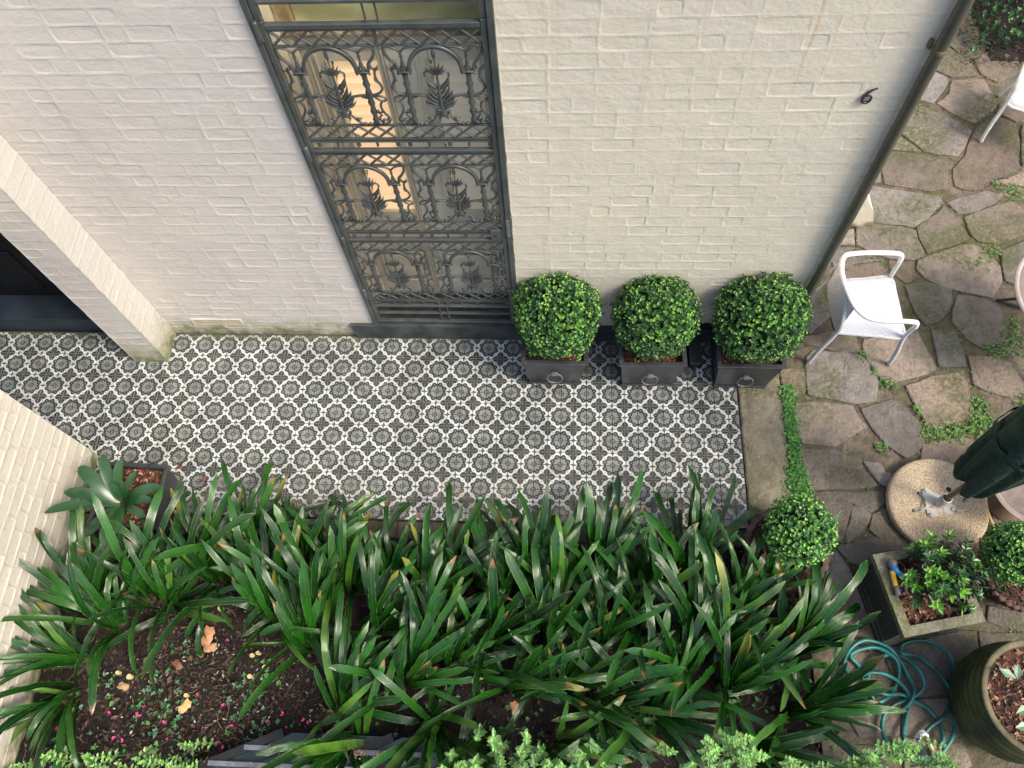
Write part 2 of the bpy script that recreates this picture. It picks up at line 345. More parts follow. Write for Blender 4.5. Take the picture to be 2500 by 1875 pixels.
STONES=[[(4.864,1.551),(5.491,1.446),(5.484,1.371),(5.348,1.223),(5.214,1.116),(4.868,1.176),(4.875,1.371)],[(4.719,1.102),(4.858,1.157),(4.999,1.13),(5.21,1.091),(5.24,0.872),(5.226,0.81),(5.143,0.785),(4.96,0.791),(4.84,0.843),(4.703,0.94)],[(4.509,1.056),(4.702,1.089),(4.689,0.94),(4.508,0.939)],[(5.228,1.117),(5.345,1.204),(5.5,1.338),(5.547,1.278),(5.643,0.998),(5.48,0.926),(5.276,0.854),(5.258,0.898)],[(5.184,0.775),(5.277,0.819),(5.475,0.896),(5.642,0.957),(5.732,0.909),(5.841,0.727),(5.826,0.574),(5.706,0.415),(5.465,0.479),(5.322,0.528),(5.21,0.6),(5.155,0.688)],[(5.652,1.223),(5.78,1.288),(6.078,1.394),(6.186,1.298),(6.128,1.044),(5.868,0.951),(5.71,0.975),(5.667,1.042)],[(5.53,1.381),(5.885,1.512),(6.018,1.456),(5.912,1.362),(5.697,1.269),(5.616,1.26)],[(5.88,0.875),(6.1,0.982),(5.993,0.509),(5.85,0.574),(5.855,0.727)],[(5.042,0.517),(5.218,0.566),(5.398,0.49),(5.379,0.354),(5.261,0.198),(5.209,0.173),(5.131,0.153),(5.08,0.253)],[(5.443,0.437),(5.564,0.422),(5.742,0.357),(5.764,0.084),(5.705,-0.003),(5.535,-0.052),(5.437,0.025),(5.352,0.175),(5.384,0.305)],[(5.171,0.109),(5.34,0.114),(5.369,0.04),(5.378,-0.208),(5.329,-0.224),(5.172,-0.219),(5.181,-0.096)],[(5.414,-0.127),(5.61,-0.136),(5.754,-0.203),(5.815,-0.277),(5.778,-0.442),(5.667,-0.48),(5.473,-0.417),(5.404,-0.374)],[(5.447,-0.481),(5.642,-0.532),(5.678,-0.603),(5.608,-0.691),(5.489,-0.743),(5.455,-0.6)],[(4.884,-0.397),(5.089,-0.314),(5.306,-0.275),(5.357,-0.367),(5.362,-0.573),(5.345,-0.638),(5.294,-0.668),(4.996,-0.759),(4.974,-0.667),(4.921,-0.523)],[(4.633,0.007),(4.905,0.097),(5.059,0.091),(5.145,-0.235),(5.122,-0.273),(4.763,-0.369),(4.719,-0.34),(4.632,-0.181),(4.608,-0.041)],[(4.212,-0.094),(4.586,-0.132),(4.629,-0.204),(4.682,-0.363),(4.631,-0.528),(4.473,-0.553),(4.126,-0.485),(4.133,-0.311),(4.157,-0.157)],[(4.025,-0.556),(4.198,-0.547),(4.456,-0.579),(4.534,-0.747),(4.423,-0.821),(4.282,-0.915),(4.053,-0.896),(4.005,-0.864),(3.989,-0.627)],[(4.518,-0.603),(4.767,-0.514),(4.858,-0.59),(4.937,-0.718),(4.943,-0.88),(4.86,-0.958),(4.79,-1.001),(4.679,-0.907),(4.586,-0.775)],[(4.165,0.032),(4.37,0.083),(4.559,0.061),(4.571,-0.096),(4.481,-0.109),(4.152,-0.028)],[(4.943,0.774),(5.14,0.766),(5.133,0.603),(5.078,0.563),(5.041,0.554),(4.941,0.67)],[(4.483,0.692),(4.855,0.756),(4.884,0.669),(4.854,0.567),(4.485,0.538)],[(4.471,0.877),(4.662,0.904),(4.67,0.807),(4.887,0.78),(4.478,0.705)],[(4.423,0.495),(4.852,0.55),(4.93,0.17),(4.635,0.022),(4.414,0.1)],[(3.935,-0.268),(4.117,-0.269),(4.105,-0.463),(3.988,-0.532),(3.94,-0.36)],[(4.937,-0.88),(5.015,-0.867),(5.226,-0.821),(5.373,-0.843),(5.438,-0.953),(5.472,-1.087),(5.223,-1.092),(4.988,-1.017),(4.903,-1.003)],[(4.203,0.426),(4.352,0.495),(4.389,0.229),(4.203,0.065),(4.09,0.16)],[(4.004,-0.942),(4.275,-0.953),(4.454,-1.019),(4.458,-1.092),(4.55,-1.217),(4.473,-1.243),(4.325,-1.249),(4.036,-1.256),(4.034,-1.085)],[(4.054,-1.295),(4.484,-1.266),(4.586,-1.271),(4.58,-1.357),(4.476,-1.421),(4.339,-1.36),(4.3,-1.486),(4.233,-1.661),(4.074,-1.613),(4.049,-1.462)],[(4.334,-1.375),(4.408,-1.387),(4.466,-1.439),(4.443,-1.498),(4.362,-1.587),(4.269,-1.66),(4.267,-1.593),(4.325,-1.486)],[(4.18,-1.687),(4.296,-1.669),(4.506,-1.604),(4.653,-1.575),(4.736,-1.676),(4.459,-1.728),(4.325,-1.823),(4.272,-1.799)],[(4.48,-1.439),(4.59,-1.387),(4.607,-1.463),(4.687,-1.589),(4.51,-1.623),(4.441,-1.558)],[(4.06,-1.732),(4.189,-1.728),(4.3,-1.899),(4.337,-2.17),(4.219,-2.229),(3.994,-2.277),(4.004,-2.021)],[(4.1,-2.3),(4.333,-2.198),(4.391,-2.357),(4.201,-2.357)],[(4.414,-2.383),(4.809,-2.277),(5.044,-2.242),(5.026,-2.395),(4.872,-2.504),(4.81,-2.659),(4.512,-2.683),(4.442,-2.545)],[(4.141,-2.406),(4.384,-2.404),(4.428,-2.546),(4.47,-2.697),(4.421,-2.921),(4.174,-2.931),(4.077,-2.686)],[(4.481,-2.709),(4.806,-2.678),(4.802,-2.906),(4.852,-3.071),(4.635,-3.22),(4.42,-3.159)],[(5.069,-2.248),(5.36,-2.252),(5.438,-2.328),(5.167,-2.416),(5.058,-2.368)],[(5.172,-2.075),(5.392,-2.109),(5.463,-2.221),(5.354,-2.232),(5.132,-2.172)],[(5.249,-1.64),(5.36,-1.578),(5.572,-1.572),(5.581,-1.832),(5.46,-2.059),(5.259,-2.052),(5.221,-1.843)],[(5.357,-1.26),(5.588,-1.239),(5.692,-1.359),(5.607,-1.542),(5.381,-1.548),(5.315,-1.46)],[(4.467,-1.03),(4.591,-1.044),(4.618,-1.112),(4.667,-1.127),(4.628,-1.239),(4.567,-1.204)],[(5.979,3.489),(6.106,3.463),(6.318,3.268),(6.217,3.209),(6.096,3.087),(5.994,3.144),(5.895,3.302)],[(6.107,3.064),(6.209,3.17),(6.375,3.197),(6.508,3.036),(6.427,2.885),(6.256,2.788),(6.138,2.9)],[(5.716,3.166),(5.874,3.275),(6.067,3.065),(6.086,2.894),(5.86,2.859),(5.692,2.989)],[(5.624,2.963),(5.809,2.86),(5.808,2.793),(5.627,2.535),(5.448,2.59)],[(5.844,2.815),(6.14,2.833),(6.183,2.626),(6.175,2.476),(5.949,2.279),(5.774,2.406),(5.664,2.528),(5.797,2.651)],[(5.416,2.494),(5.538,2.478),(5.767,2.328),(5.903,2.202),(5.8,2.004),(5.722,1.894),(5.447,1.955),(5.283,2.159),(5.339,2.315)],[(5.944,2.217),(6.138,2.375),(6.309,2.282),(6.281,2.001),(6.222,1.755),(5.983,1.639),(5.796,1.515),(5.636,1.563),(5.656,1.746),(5.791,1.904)],[(5.071,1.963),(5.352,1.936),(5.614,1.841),(5.604,1.708),(5.558,1.54),(5.412,1.506),(5.043,1.589),(5.038,1.748)],[(4.89,1.897),(5.046,1.921),(5.005,1.602),(4.877,1.597),(4.788,1.71)],[(5.209,2.274),(5.313,2.441),(5.396,2.515),(5.327,2.336),(5.24,2.18)],[(5.071,1.983),(5.2,2.17),(5.251,2.108),(5.416,1.955),(5.117,1.983)],[(6.214,2.518),(6.445,2.516),(6.494,2.326),(6.322,2.307),(6.184,2.413)],[(6.374,2.265),(6.641,2.304),(6.544,1.901),(6.265,1.784),(6.296,2.001)],[(5.96,1.601),(6.233,1.706),(6.41,1.648),(6.379,1.515),(6.174,1.572),(5.999,1.61)]]
HOSE=[(4.125,-2.723),(4.227,-2.744),(4.336,-2.715),(4.425,-2.648),(4.475,-2.544),(4.456,-2.454),(4.36,-2.385),(4.25,-2.395),(4.17,-2.438),(4.222,-2.501),(4.272,-2.616),(4.342,-2.677),(4.461,-2.672),(4.534,-2.707),(4.617,-2.754),(4.673,-2.838),(4.675,-2.935),(4.61,-3.01),(4.514,-3.049),(4.401,-3.042),(4.332,-2.997),(4.308,-2.901),(4.336,-2.802),(4.411,-2.737),(4.523,-2.695),(4.606,-2.629),(4.602,-2.54),(4.55,-2.451),(4.475,-2.421),(4.364,-2.444),(4.285,-2.525),(4.257,-2.629),(4.283,-2.717),(4.353,-2.777),(4.46,-2.76),(4.534,-2.67),(4.531,-2.568),(4.495,-2.466),(4.44,-2.389),(4.352,-2.345),(4.258,-2.342),(4.169,-2.398),(4.129,-2.492),(4.172,-2.568),(4.282,-2.545),(4.387,-2.554),(4.471,-2.608),(4.516,-2.695),(4.476,-2.821),(4.434,-2.921),(4.452,-3.04),(4.534,-3.084),(4.644,-3.032),(4.744,-2.909),(4.782,-2.785),(4.78,-2.648),(4.743,-2.56),(4.68,-2.472),(4.595,-2.426),(4.502,-2.42),(4.51,-2.373),(4.569,-2.338),(4.652,-2.326),(4.742,-2.345),(4.804,-2.409),(4.83,-2.506),(4.821,-2.608),(4.774,-2.711),(4.699,-2.801),(4.61,-2.865),(4.518,-2.954)]
CLIVIA=[(-1.133,-2.337,110,75,18),(-0.767,-2.193,80,60,16),(-0.281,-2.01,85,45,22),(-0.525,-2.102,140,50,12),(-1.131,-2.658,165,55,14),(-1.172,-2.875,255,60,12),(-0.053,-1.725,60,50,14),(0.49,-2.508,95,35,20),(0.757,-2.893,60,60,18),(0.729,-2.03,95,45,20),(0.301,-2.16,110,45,12),(1.173,-2.729,45,60,18),(1.285,-2.162,70,50,18),(1.542,-1.989,95,45,16),(1.736,-2.465,60,60,18),(1.877,-2.733,15,60,16),(2.012,-1.942,90,45,18),(2.155,-2.42,70,60,18),(2.48,-1.894,75,45,20),(2.444,-2.8,335,60,16),(2.83,-2.829,90,180,22),(3.115,-2.387,75,60,18),(3.316,-2.68,60,55,20),(3.112,-1.842,80,45,18),(3.414,-2.19,65,55,18),(3.624,-1.992,60,45,16),(3.771,-2.426,45,50,20),(3.731,-2.809,15,45,22),(3.441,-3.017,330,60,14),(0.893,-3.09,240,70,14),(1.418,-2.983,280,80,16),(1.766,-3.055,250,70,14),(2.168,-3.068,300,80,12),(0.941,-2.398,50,60,16),(2.768,-2.274,85,60,14),(1.487,-2.627,30,60,14)]
PETALS=[(0.067,-2.302),(-0.525,-2.724),(-0.758,-2.782),(-0.642,-2.934),(-0.677,-2.983),(-0.657,-2.993),(-0.283,-2.846),(-0.378,-2.977),(-0.478,-3.028),(-0.878,-2.986),(-1.216,-3.094),(-1.305,-3.134),(-0.802,-3.14),(-0.74,-3.153),(-1.152,-3.19),(-0.43,-3.131),(-0.081,-3.143),(-0.041,-3.167),(-0.001,-3.196),(-0.08,-3.229),(0.333,-2.945),(0.483,-2.976),(0.52,-2.99),(0.238,-2.996),(0.376,-3.027),(0.001,-3.031),(-0.088,-2.903),(-0.199,-3.049),(-0.143,-2.481),(0.366,-3.074)]
STUBS=[(-0.878,-2.723),(-0.787,-2.747),(0.061,-2.576),(0.099,-2.558),(0.164,-2.651),(0.069,-2.714),(-0.355,-2.853),(-0.233,-2.261)]
DRY=[(-0.281,-2.457),(-0.267,-2.525),(-0.463,-2.655),(-0.349,-2.923),(-0.816,-2.811),(0.193,-2.031)]
SPRIGS=[(1.841,-3.075,0.95),(2.021,-3.137,0.9),(2.175,-3.166,0.85),(2.341,-3.113,0.9),(3.062,-3.051,1.0),(3.238,-3.111,0.9),(3.22,-3.019,0.9),(3.563,-3.121,0.7),(4.03,-3.079,0.7),(4.214,-3.001,0.75),(4.452,-3.085,0.6),(-0.398,-3.256,0.4),(-0.661,-3.293,0.45),(-0.963,-3.279,0.45),(-1.194,-3.315,0.4),(-0.164,-3.166,0.3),(1.689,-3.197,0.9),(-0.241,-3.289,0.4),(2.924,-3.159,0.8)]
MOSSY=[(6.057,1.569,0.09,60),(6.113,1.468,0.08,50),(5.791,0.86,0.08,70),(5.71,0.743,0.07,60),(5.789,-0.003,0.12,110),(5.628,-0.088,0.09,90),(5.808,0.166,0.06,50),(5.407,-0.65,0.12,160),(5.418,-0.765,0.12,140),(5.145,-0.77,0.1,140),(5.001,-0.811,0.09,120),(4.625,-0.924,0.045,50),(5.24,-0.806,0.08,90),(4.672,-0.267,0.05,50),(4.76,-0.387,0.07,60),(4.583,-0.145,0.06,40),(4.215,-1.051,0.03,20),(5.75,-0.489,0.08,60),(5.396,-0.534,0.05,60),(5.29,-0.093,0.05,40),(5.497,2.434,0.06,30),(4.481,-1.209,0.05,30),(5.714,2.044,0.05,30),(4.952,-0.601,0.05,40),(5.739,0.79,0.05,40),(5.317,-2.21,0.05,10),(4.905,-2.209,0.04,16),(4.058,-2.048,0.06,50),(3.947,-2.178,0.08,60)]

# ---------------------------------------------------------------- the setting
CR = cam.rotation_euler.to_matrix(); CL = Vector(cam.location)
def inframe(p, mrg=0.03):
    v = CR.transposed() @ (Vector(p)-CL)
    if v.z > -0.05: return False
    return abs(v.x/-v.z) < 0.6427*(1+mrg) and abs(v.y/-v.z) < 0.482*(1+mrg)
def struct(o): o['kind'] = 'structure'; return o
def slab(name, x0, x1, y0, y1, z0, z1, mat, b=0.0):
    m = MB(); box(m, x0, x1, y0, y1, z0, z1, b); return m.obj(name, mat)
m = MB(); m.face([(-60, -60, -0.2), (60, -60, -0.2), (60, 60, -0.2), (-60, 60, -0.2)]); struct(m.obj('ground', SOIL))
def relief(name, x0, x1, y0, y1, z, amp, step, mat, sc=6):
    m = MB(); nx = int((x1-x0)/step); ny = int((y1-y0)/step)
    vs = [(x0+(x1-x0)*i/nx, y0+(y1-y0)*j/ny, z+amp*noise.noise(Vector((i*step*sc, j*step*sc, 3.1)))+amp*0.6*noise.noise(Vector((i*step*sc*3, j*step*sc*3, 9)))) for j in range(ny+1) for i in range(nx+1)]
    fs = [(j*(nx+1)+i, j*(nx+1)+i+1, (j+1)*(nx+1)+i+1, (j+1)*(nx+1)+i) for j in range(ny) for i in range(nx)]
    m.add(vs, fs); return m.obj(name, mat, smooth=True)
struct(relief('garden_bed', -1.55, 4.12, -4.6, -1.70, -0.035, 0.030, 0.03, SOIL))

# tiled verandah floor: every tile a piece
fl = struct(slab('tiled_floor', -4.0, 3.585, -1.573, 0.0, -0.15, -0.0045, GROUT))
def tile_mesh(w, d):
    m = MB(); x, y = w/2, d/2; b = 0.0022
    vs = [(-x,-y,-.008),(x,-y,-.008),(x,y,-.008),(-x,y,-.008),(-x,-y,-.0016),(x,-y,-.0016),(x,y,-.0016),(-x,y,-.0016),(-x+b,-y+b,0),(x-b,-y+b,0),(x-b,y-b,0),(-x+b,y-b,0)]
    fs = [(8,9,10,11)]+[(k*4+i, k*4+(i+1)%4, k*4+4+(i+1)%4, k*4+4+i) for k in (0, 1) for i in range(4)]
    m.add(vs, fs); return m
tiles = []
for i in range(-40, 36):
    for j in range(0, 16):
        x0, x1 = i*0.1, i*0.1+0.1; y1 = -0.01-0.1*j; y0 = y1-0.1
        x1 = min(x1, 3.582); y0 = max(y0, -1.570)
        if x1-x0 < 0.02 or y1-y0 < 0.02: continue
        c = Vector(((x0+x1)/2, (y0+y1)/2, 0)); 
        if -1.33 < c.x < -1.09 and c.y > -0.25: continue
        tiles.append((c, x1-x0-0.0042, y1-y0-0.0042))
def hidden(c): return (c.x < -1.45 and c.y < -1.1) or not inframe(c, -0.01) or (c.y < -1.33 and c.x < 2.2) or (1.95 < c.x < 2.35 and c.y > -0.42) or (2.68 < c.x < 3.08 and c.y > -0.42) or (3.4 < c.x and c.y > -0.42)
tiles.sort(key=lambda t: (hidden(t[0]), (t[0]-CL).length))
tm = {}; rest = MB()
for k, (c, w, d) in enumerate(tiles):
    rot = (R.gauss(0, 0.006), R.gauss(0, 0.006), R.gauss(0, 0.004)); loc = (c.x, c.y, R.uniform(-0.0009, 0.0010))
    key = (round(w, 4), round(d, 4))
    if k < 300:
        if key not in tm: tm[key] = tile_mesh(w, d).mesh('tile', TILE)
        mk('tile', tm[key], fl, loc, rot)
    else:
        q = tile_mesh(w, d); rest.add(q.v, q.f, None, Matrix.Translation(loc) @ Euler(rot).to_matrix().to_4x4())
rest.obj('tile', TILE, fl)['kind'] = 'stuff'

# kerb stones
def rough_block(name, x0, x1, y0, y1, z0, z1, mat, step=0.09, amp=0.006, b=0.012):
    pts = []
    def edge(a, c):
        n = max(1, int((Vector(c)-Vector(a)).length/step))
        for i in range(n): pts.append(Vector(a).lerp(Vector(c), i/n))
    P = [(x0, y0), (x1, y0), (x1, y1), (x0, y1)]
    for i in range(4): edge(P[i], P[(i+1) % 4])
    return poly_stone(name, [(p.x, p.y) for p in pts], z0, z1, mat, amp, b)
def poly_stone(name, P, z0, z1, mat, amp=0.006, b=0.012, parent=None, sub=None, grow=0.0):
    pts = []
    for i, p in enumerate(P):
        a = Vector(p); c = Vector(P[(i+1) % len(P)]); n = max(1, round((c-a).length/sub)) if sub else 1
        for k in range(n):
            q = a.lerp(c, k/n); s = amp*(0.6+0.8*(k > 0))
            pts.append(q+Vector((R.uniform(-s, s), R.uniform(-s, s))))
    cen = sum(pts, Vector((0, 0)))/len(pts); n = len(pts); m = MB(); vs = []
    ar = sum(pts[i].x*pts[(i+1) % n].y-pts[(i+1) % n].x*pts[i].y for i in range(n))
    if ar < 0: pts = pts[::-1]
    def inset(d):
        out = []
        for i in range(n):
            a, q, c = pts[i-1], pts[i], pts[(i+1) % n]; e1 = (q-a).normalized(); e2 = (c-q).normalized()
            nn = Vector((-(e1.y+e2.y), e1.x+e2.x)); 
            if nn.length < 1e-6: nn = Vector((-e1.y, e1.x))
            nn.normalize(); out.append(q+nn*d)
        return out
    tx, ty = R.uniform(-.008, .008), R.uniform(-.008, .008)
    zt = lambda q, z: z+(q.x-cen.x)*tx+(q.y-cen.y)*ty
    for (d, z, tl) in ((-grow, z0, 0), (-grow, z1-b*0.7, 1), (b-grow, z1, 1)):
        for q in inset(d): vs.append((q.x-cen.x, q.y-cen.y, zt(q, z) if tl else z))
    fs = [(k*n+i, k*n+(i+1) % n, k*n+n+(i+1) % n, k*n+n+i) for k in (0, 1) for i in range(n)]+[tuple(range(2*n, 3*n))]
    m.add(vs, fs); return m.obj(name, mat, parent, loc=(cen.x, cen.y, 0))
kb = struct(rough_block('kerb', 3.592, 3.925, -1.56, -0.10, -0.15, 0.012, KERB, 0.09, 0.009))
x = -1.5
while x < 3.58:
    w = min(R.uniform(0.5, 0.9), 3.585-x); struct(rough_block('garden_kerb', x, x+w-0.004, -1.71, -1.578, -0.2, -0.012, KERBD)); x += w

# flagstone courtyard
pv = struct(relief('courtyard_paving', 3.93, 9.0, -3.5, 7.0, -0.014, 0.006, 0.06, MORT, 5))
for P in STONES:
    poly_stone('flagstone', P, -0.03, 0.003+R.uniform(-0.003, 0.004), FLAG, 0.008, 0.007, pv, 0.11, 0.006)
def inpoly(x, y, P):
    c = False; j = len(P)-1
    for i in range(len(P)):
        if ((P[i][1] > y) != (P[j][1] > y)) and x < (P[j][0]-P[i][0])*(y-P[i][1])/(P[j][1]-P[i][1])+P[i][0]: c = not c
        j = i
    return c
for i in range(8):
    for j in range(20):
        q = []
        for (a, b) in ((0, 0), (1, 0), (1, 1), (0, 1)):
            u, v = i+a, j+b; rr = random.Random(u*91+v*7); q.append((4.15+u*0.6+rr.uniform(-.14, .14), -3.45+v*0.52+rr.uniform(-.13, .13)))
        c = Vector((sum(p[0] for p in q)/4, sum(p[1] for p in q)/4)); q = [tuple(c+(Vector(p)-c)*0.95) for p in q]
        if inframe((c.x, c.y, 0), -0.01) and c.y < 3.0: continue
        if any(inpoly(c.x+(p[0]-c.x)*t, c.y+(p[1]-c.y)*t, S_) for p in q for t in (0, .5, 1) for S_ in STONES) or any(inpoly(p[0], p[1], q) for S_ in STONES for p in S_): continue
        if c.x > 6.1 and c.y > 2.9: continue
        if c.y > 1.0 and c.x < 4.9: continue
        poly_stone('flagstone', q, -0.03, 0.010, FLAG, 0.007, 0.011, pv, 0.2)

# ---------------------------------------------------------------- painted brick faces: each brick a piece, its half of the smeared joint standing proud
def brick_face(parent, mat, O, sd_, nr, Wd, H, seed, limit, depth=(0.001, 0.005), z0=0.0, ch=0.1005, slope=None):
    O, sd_, nr = Vector(O), Vector(sd_), Vector(nr); rg = random.Random(seed)
    nz = lambda a, b, c=0: noise.noise(Vector((a, b, seed*1.7+c)))
    P = lambda s, z, d: O+sd_*s+Vector((0, 0, z))+nr*d
    zc = lambda k, s: 0 if k == 0 else k*ch+0.007*nz(s*1.6, k*0.9)+0.003*nz(s*7, k)
    cells = []; K = int(round(H/ch))
    for k in range(K):
        s = 0; first = True; js = [0.0]
        while s < Wd-1e-6:
            L = 0.128 if rg.random() < (0.55 if first and k % 2 else 0.30) else rg.uniform(0.235, 0.262)
            if first and k % 2 == 0: L = 0.25
            first = False
            if Wd-(s+L) < 0.07: L = Wd-s
            s += L; js.append(min(s, Wd))
        for a, b in zip(js[:-1], js[1:]):
            ja = lambda t, q=a: q+(0.004*nz(q*5, k+t, 5) if 0 < q < Wd else 0.006*nz(q, (k+t)*1.3, 8))
            jb = lambda t, q=b: q+(0.004*nz(q*5, k+t, 5) if 0 < q < Wd else 0.006*nz(q, (k+t)*1.3, 8))
            m_ = (a+b)/2
            cells.append((k, a, b, [(ja(0), zc(k, a)), (m_, zc(k, m_)), (jb(0), zc(k, b)), (jb(.5), zc(k+.5, b) if 0 else (zc(k, b)+zc(k+1, b))/2),
                                    (jb(1), zc(k+1, b)), (m_, zc(k+1, m_)), (ja(1), zc(k+1, a)), (ja(.5), (zc(k, a)+zc(k+1, a))/2)]))
    out = []
    for (k, a, b, o8) in cells:
        c = (sum(p[0] for p in o8)/8, sum(p[1] for p in o8)/8); cen = P(c[0], c[1], 0)
        dp = rg.uniform(*depth)*(0.35 if rg.random() < 0.3 else 1); od = lambda p: 0.0016*noise.noise(Vector((p[0]*9, p[1]*9, seed)))
        i1 = rg.uniform(0.004, 0.010); i2 = i1+rg.uniform(.0025, .006); vs = [P(p[0], p[1], od(p))-cen for p in o8]
        hw, hh = (b-a)/2, ch/2
        for (ins, d, rc) in ((i1, -0.0006, 0.25), (i2, -dp, 0.5)):
            for i, p in enumerate(o8):
                fx = 1-ins/hw; fz = 1-ins/hh
                if i in (0, 2, 4, 6): fx -= rc*0.010/hw; fz -= rc*0.010/hh
                qx = c[0]+(p[0]-c[0])*fx+rg.uniform(-.0015, .0015); qz = c[1]+(p[1]-c[1])*fz+rg.uniform(-.0015, .0015)
                vs.append(P(qx, qz, d+rg.uniform(-.0006, .0006))-cen)
        fs = [(r*8+i, r*8+(i+1) % 8, r*8+8+(i+1) % 8, r*8+8+i) for r in (0, 1) for i in range(8)]+[tuple(range(16, 24))]
        if sd_.cross(Vector((0, 0, 1))).dot(nr) < 0: fs = [f[::-1] for f in fs]
        out.append((cen, vs, fs))
    out.sort(key=lambda t: (not inframe(t[0], -0.01), (t[0]-CL).length)); rest = MB(); nrest = 0
    for i, (cen, vs, fs) in enumerate(out):
        if i < limit and inframe(cen, 0.0):
            q = MB(); q.add(vs, fs); q = q.mesh('brick', mat, True); q.polygons[16].use_smooth = False; mk('brick', q, parent, cen)
        else: rest.add([v+cen for v in vs], fs); nrest += 1
    if nrest:
        q = rest.mesh('brick', mat, True); q.polygons.foreach_set('use_smooth', [k % 17 != 16 for k in range(len(q.polygons))]); mk('brick', q, parent)['kind'] = 'stuff'
def core(parent, mat, *b, name='wall_core'):
    m = MB(); box(m, *b); return m.obj(name, mat, parent)
DXL, DXR, TOP = 0.672, 1.862, 4.22
wl = thing('house_wall', 'off-white painted brick wall between the square pier and the iron gate, air vent at its foot', 'wall', (0, 0, 0))
brick_face(wl, WALL, (-1.10, 0, 0), (1, 0, 0), (0, -1, 0), DXL+1.10, TOP, 3, 299, (0.001, 0.0038))
core(wl, WALL, -1.40, DXL-0.004, 0.013, 0.38, -0.2, TOP)
core(wl, BLUEST, -4.0, 2.0, 0.50, 5.0, -0.2, TOP, name='house_body')
core(wl, WALL, -4.0, 4.0, -0.001, 5.0, TOP+.002, 7.8, name='upper_wall')
wr = thing('house_wall', 'cream painted brick wall right of the iron gate, warm light worked into its tone, with a house number and a downpipe on its corner', 'wall', (0, 0, 0))
brick_face(wr, WALLR, (DXR, 0, 0), (1, 0, 0), (0, -1, 0), 4.0-DXR, TOP, 5, 299, (0.0006, 0.0030))
core(wr, WALLR, DXR+0.004, 3.997, 0.013, 0.38, -0.2, TOP)
core(wr, WALLR, 2.003, 3.99, 0.383, 5.0, -0.2, TOP, name='house_body')
pr = thing('brick_pier', 'square painted brick pier standing out from the wall, green with algae at its foot', 'pier', (-1.2, -0.14, 0))
pr.location = (0, 0, 0)
brick_face(pr, WALLP, (-1.362, -0.278, 0), (1, 0, 0), (0, -1, 0), 0.290, TOP, 7, 140, (0.001, 0.004))
brick_face(pr, WALLP, (-1.074, -0.278, 0), (0, 1, 0), (1, 0, 0), 0.278, TOP, 8, 140, (0.0005, 0.003))
core(pr, WALLP, -1.358, -1.080, -0.270, 0.0, -0.1, TOP)
wb = thing('boundary_wall', 'cream painted brick wall at the left edge with its end towards the tiles', 'wall', (0, 0, 0))
brick_face(wb, WALLB, (-1.45, -3.62, -0.1005), (0, 1, 0), (1, 0, 0), 2.5, 3.0, 9, 290, (0.004, 0.009))
core(wb, WALLB, -1.80, -1.458, -3.9, -1.126, -0.2, 2.9)
pb_ = struct(slab('unseen_shade_beam', -1.62, -1.44, -1.10, -0.30, 1.95, 2.75, WALLP)); pf = struct(slab('unseen_shade_roof', -4.0, -1.43, -3.9, 0.3, 2.75, 2.9, BLUEST))  # out-of-view beam and roof added to shade the left tiles

# dark doorway and step left of the pier
dw = thing('dark_doorway', 'unlit black doorway behind the square pier with a grey-blue step', 'doorway', (-2.4, 0.25, 0))
L = lambda o: (lambda x0, x1, y0, y1, z0, z1, *a, **k: (x0-o.location.x, x1-o.location.x, y0-o.location.y, y1-o.location.y, z0-o.location.z, z1-o.location.z, *a))
m = MB(); box(m, *L(dw)(-4, -1.41, 0.24, 0.5, 0.2, 3.0)); m.obj('door', BLACK, dw)
for k, (a, b) in enumerate(((-2.55, -2.1), (-2.02, -1.58))):
    for z0, z1 in ((0.32, 0.85), (0.95, 2.0)):
        m = MB(); box(m, *L(dw)(a, b, 0.225, 0.245, z0, z1, 0.008)); m.obj('door_panel', BLACK, dw)
m = MB(); box(m, *L(dw)(-4, -1.405, 0.0, 0.24, 0.185, 0.203, 0.004)); m.obj('tread', NAVY, dw)
m = MB(); box(m, *L(dw)(-4, -1.405, 0.012, 0.23, -0.1, 0.183)); m.obj('riser', NAVY, dw)
m = MB(); box(m, *L(dw)(-1.455, -1.405, 0.02, 0.22, 0.35, 3.0, 0.006)); m.obj('door_jamb', GREYW, dw)

# rendered buttress beyond the corner
bt = MB(); x0, y0 = 4.0, 1.12
P = [(4.0, 0.0), (4.868, 0.0), (4.83, 0.10), (4.80, 0.20), (4.70, 0.36), (4.62, 0.55), (4.50, 0.9), (4.34, 1.4), (4.2, 2.2), (4.0, 3.2)]
n = len(P); bt.add([(p[0], y0, p[1]) for p in P]+[(p[0]-0.02, y0+0.45, p[1]) for p in P], [tuple(range(n)), tuple(range(2*n-1, n-1, -1))]+[(i, n+i, n+(i+1) % n, (i+1) % n) for i in range(n)])
tag(bt.obj('buttress', wall_mat('cream_render', (0.70, 0.66, 0.52), (0.66, 0.62, 0.48), 0.09)), 'cream rendered foot of a sloping buttress behind the downpipe', 'buttress')

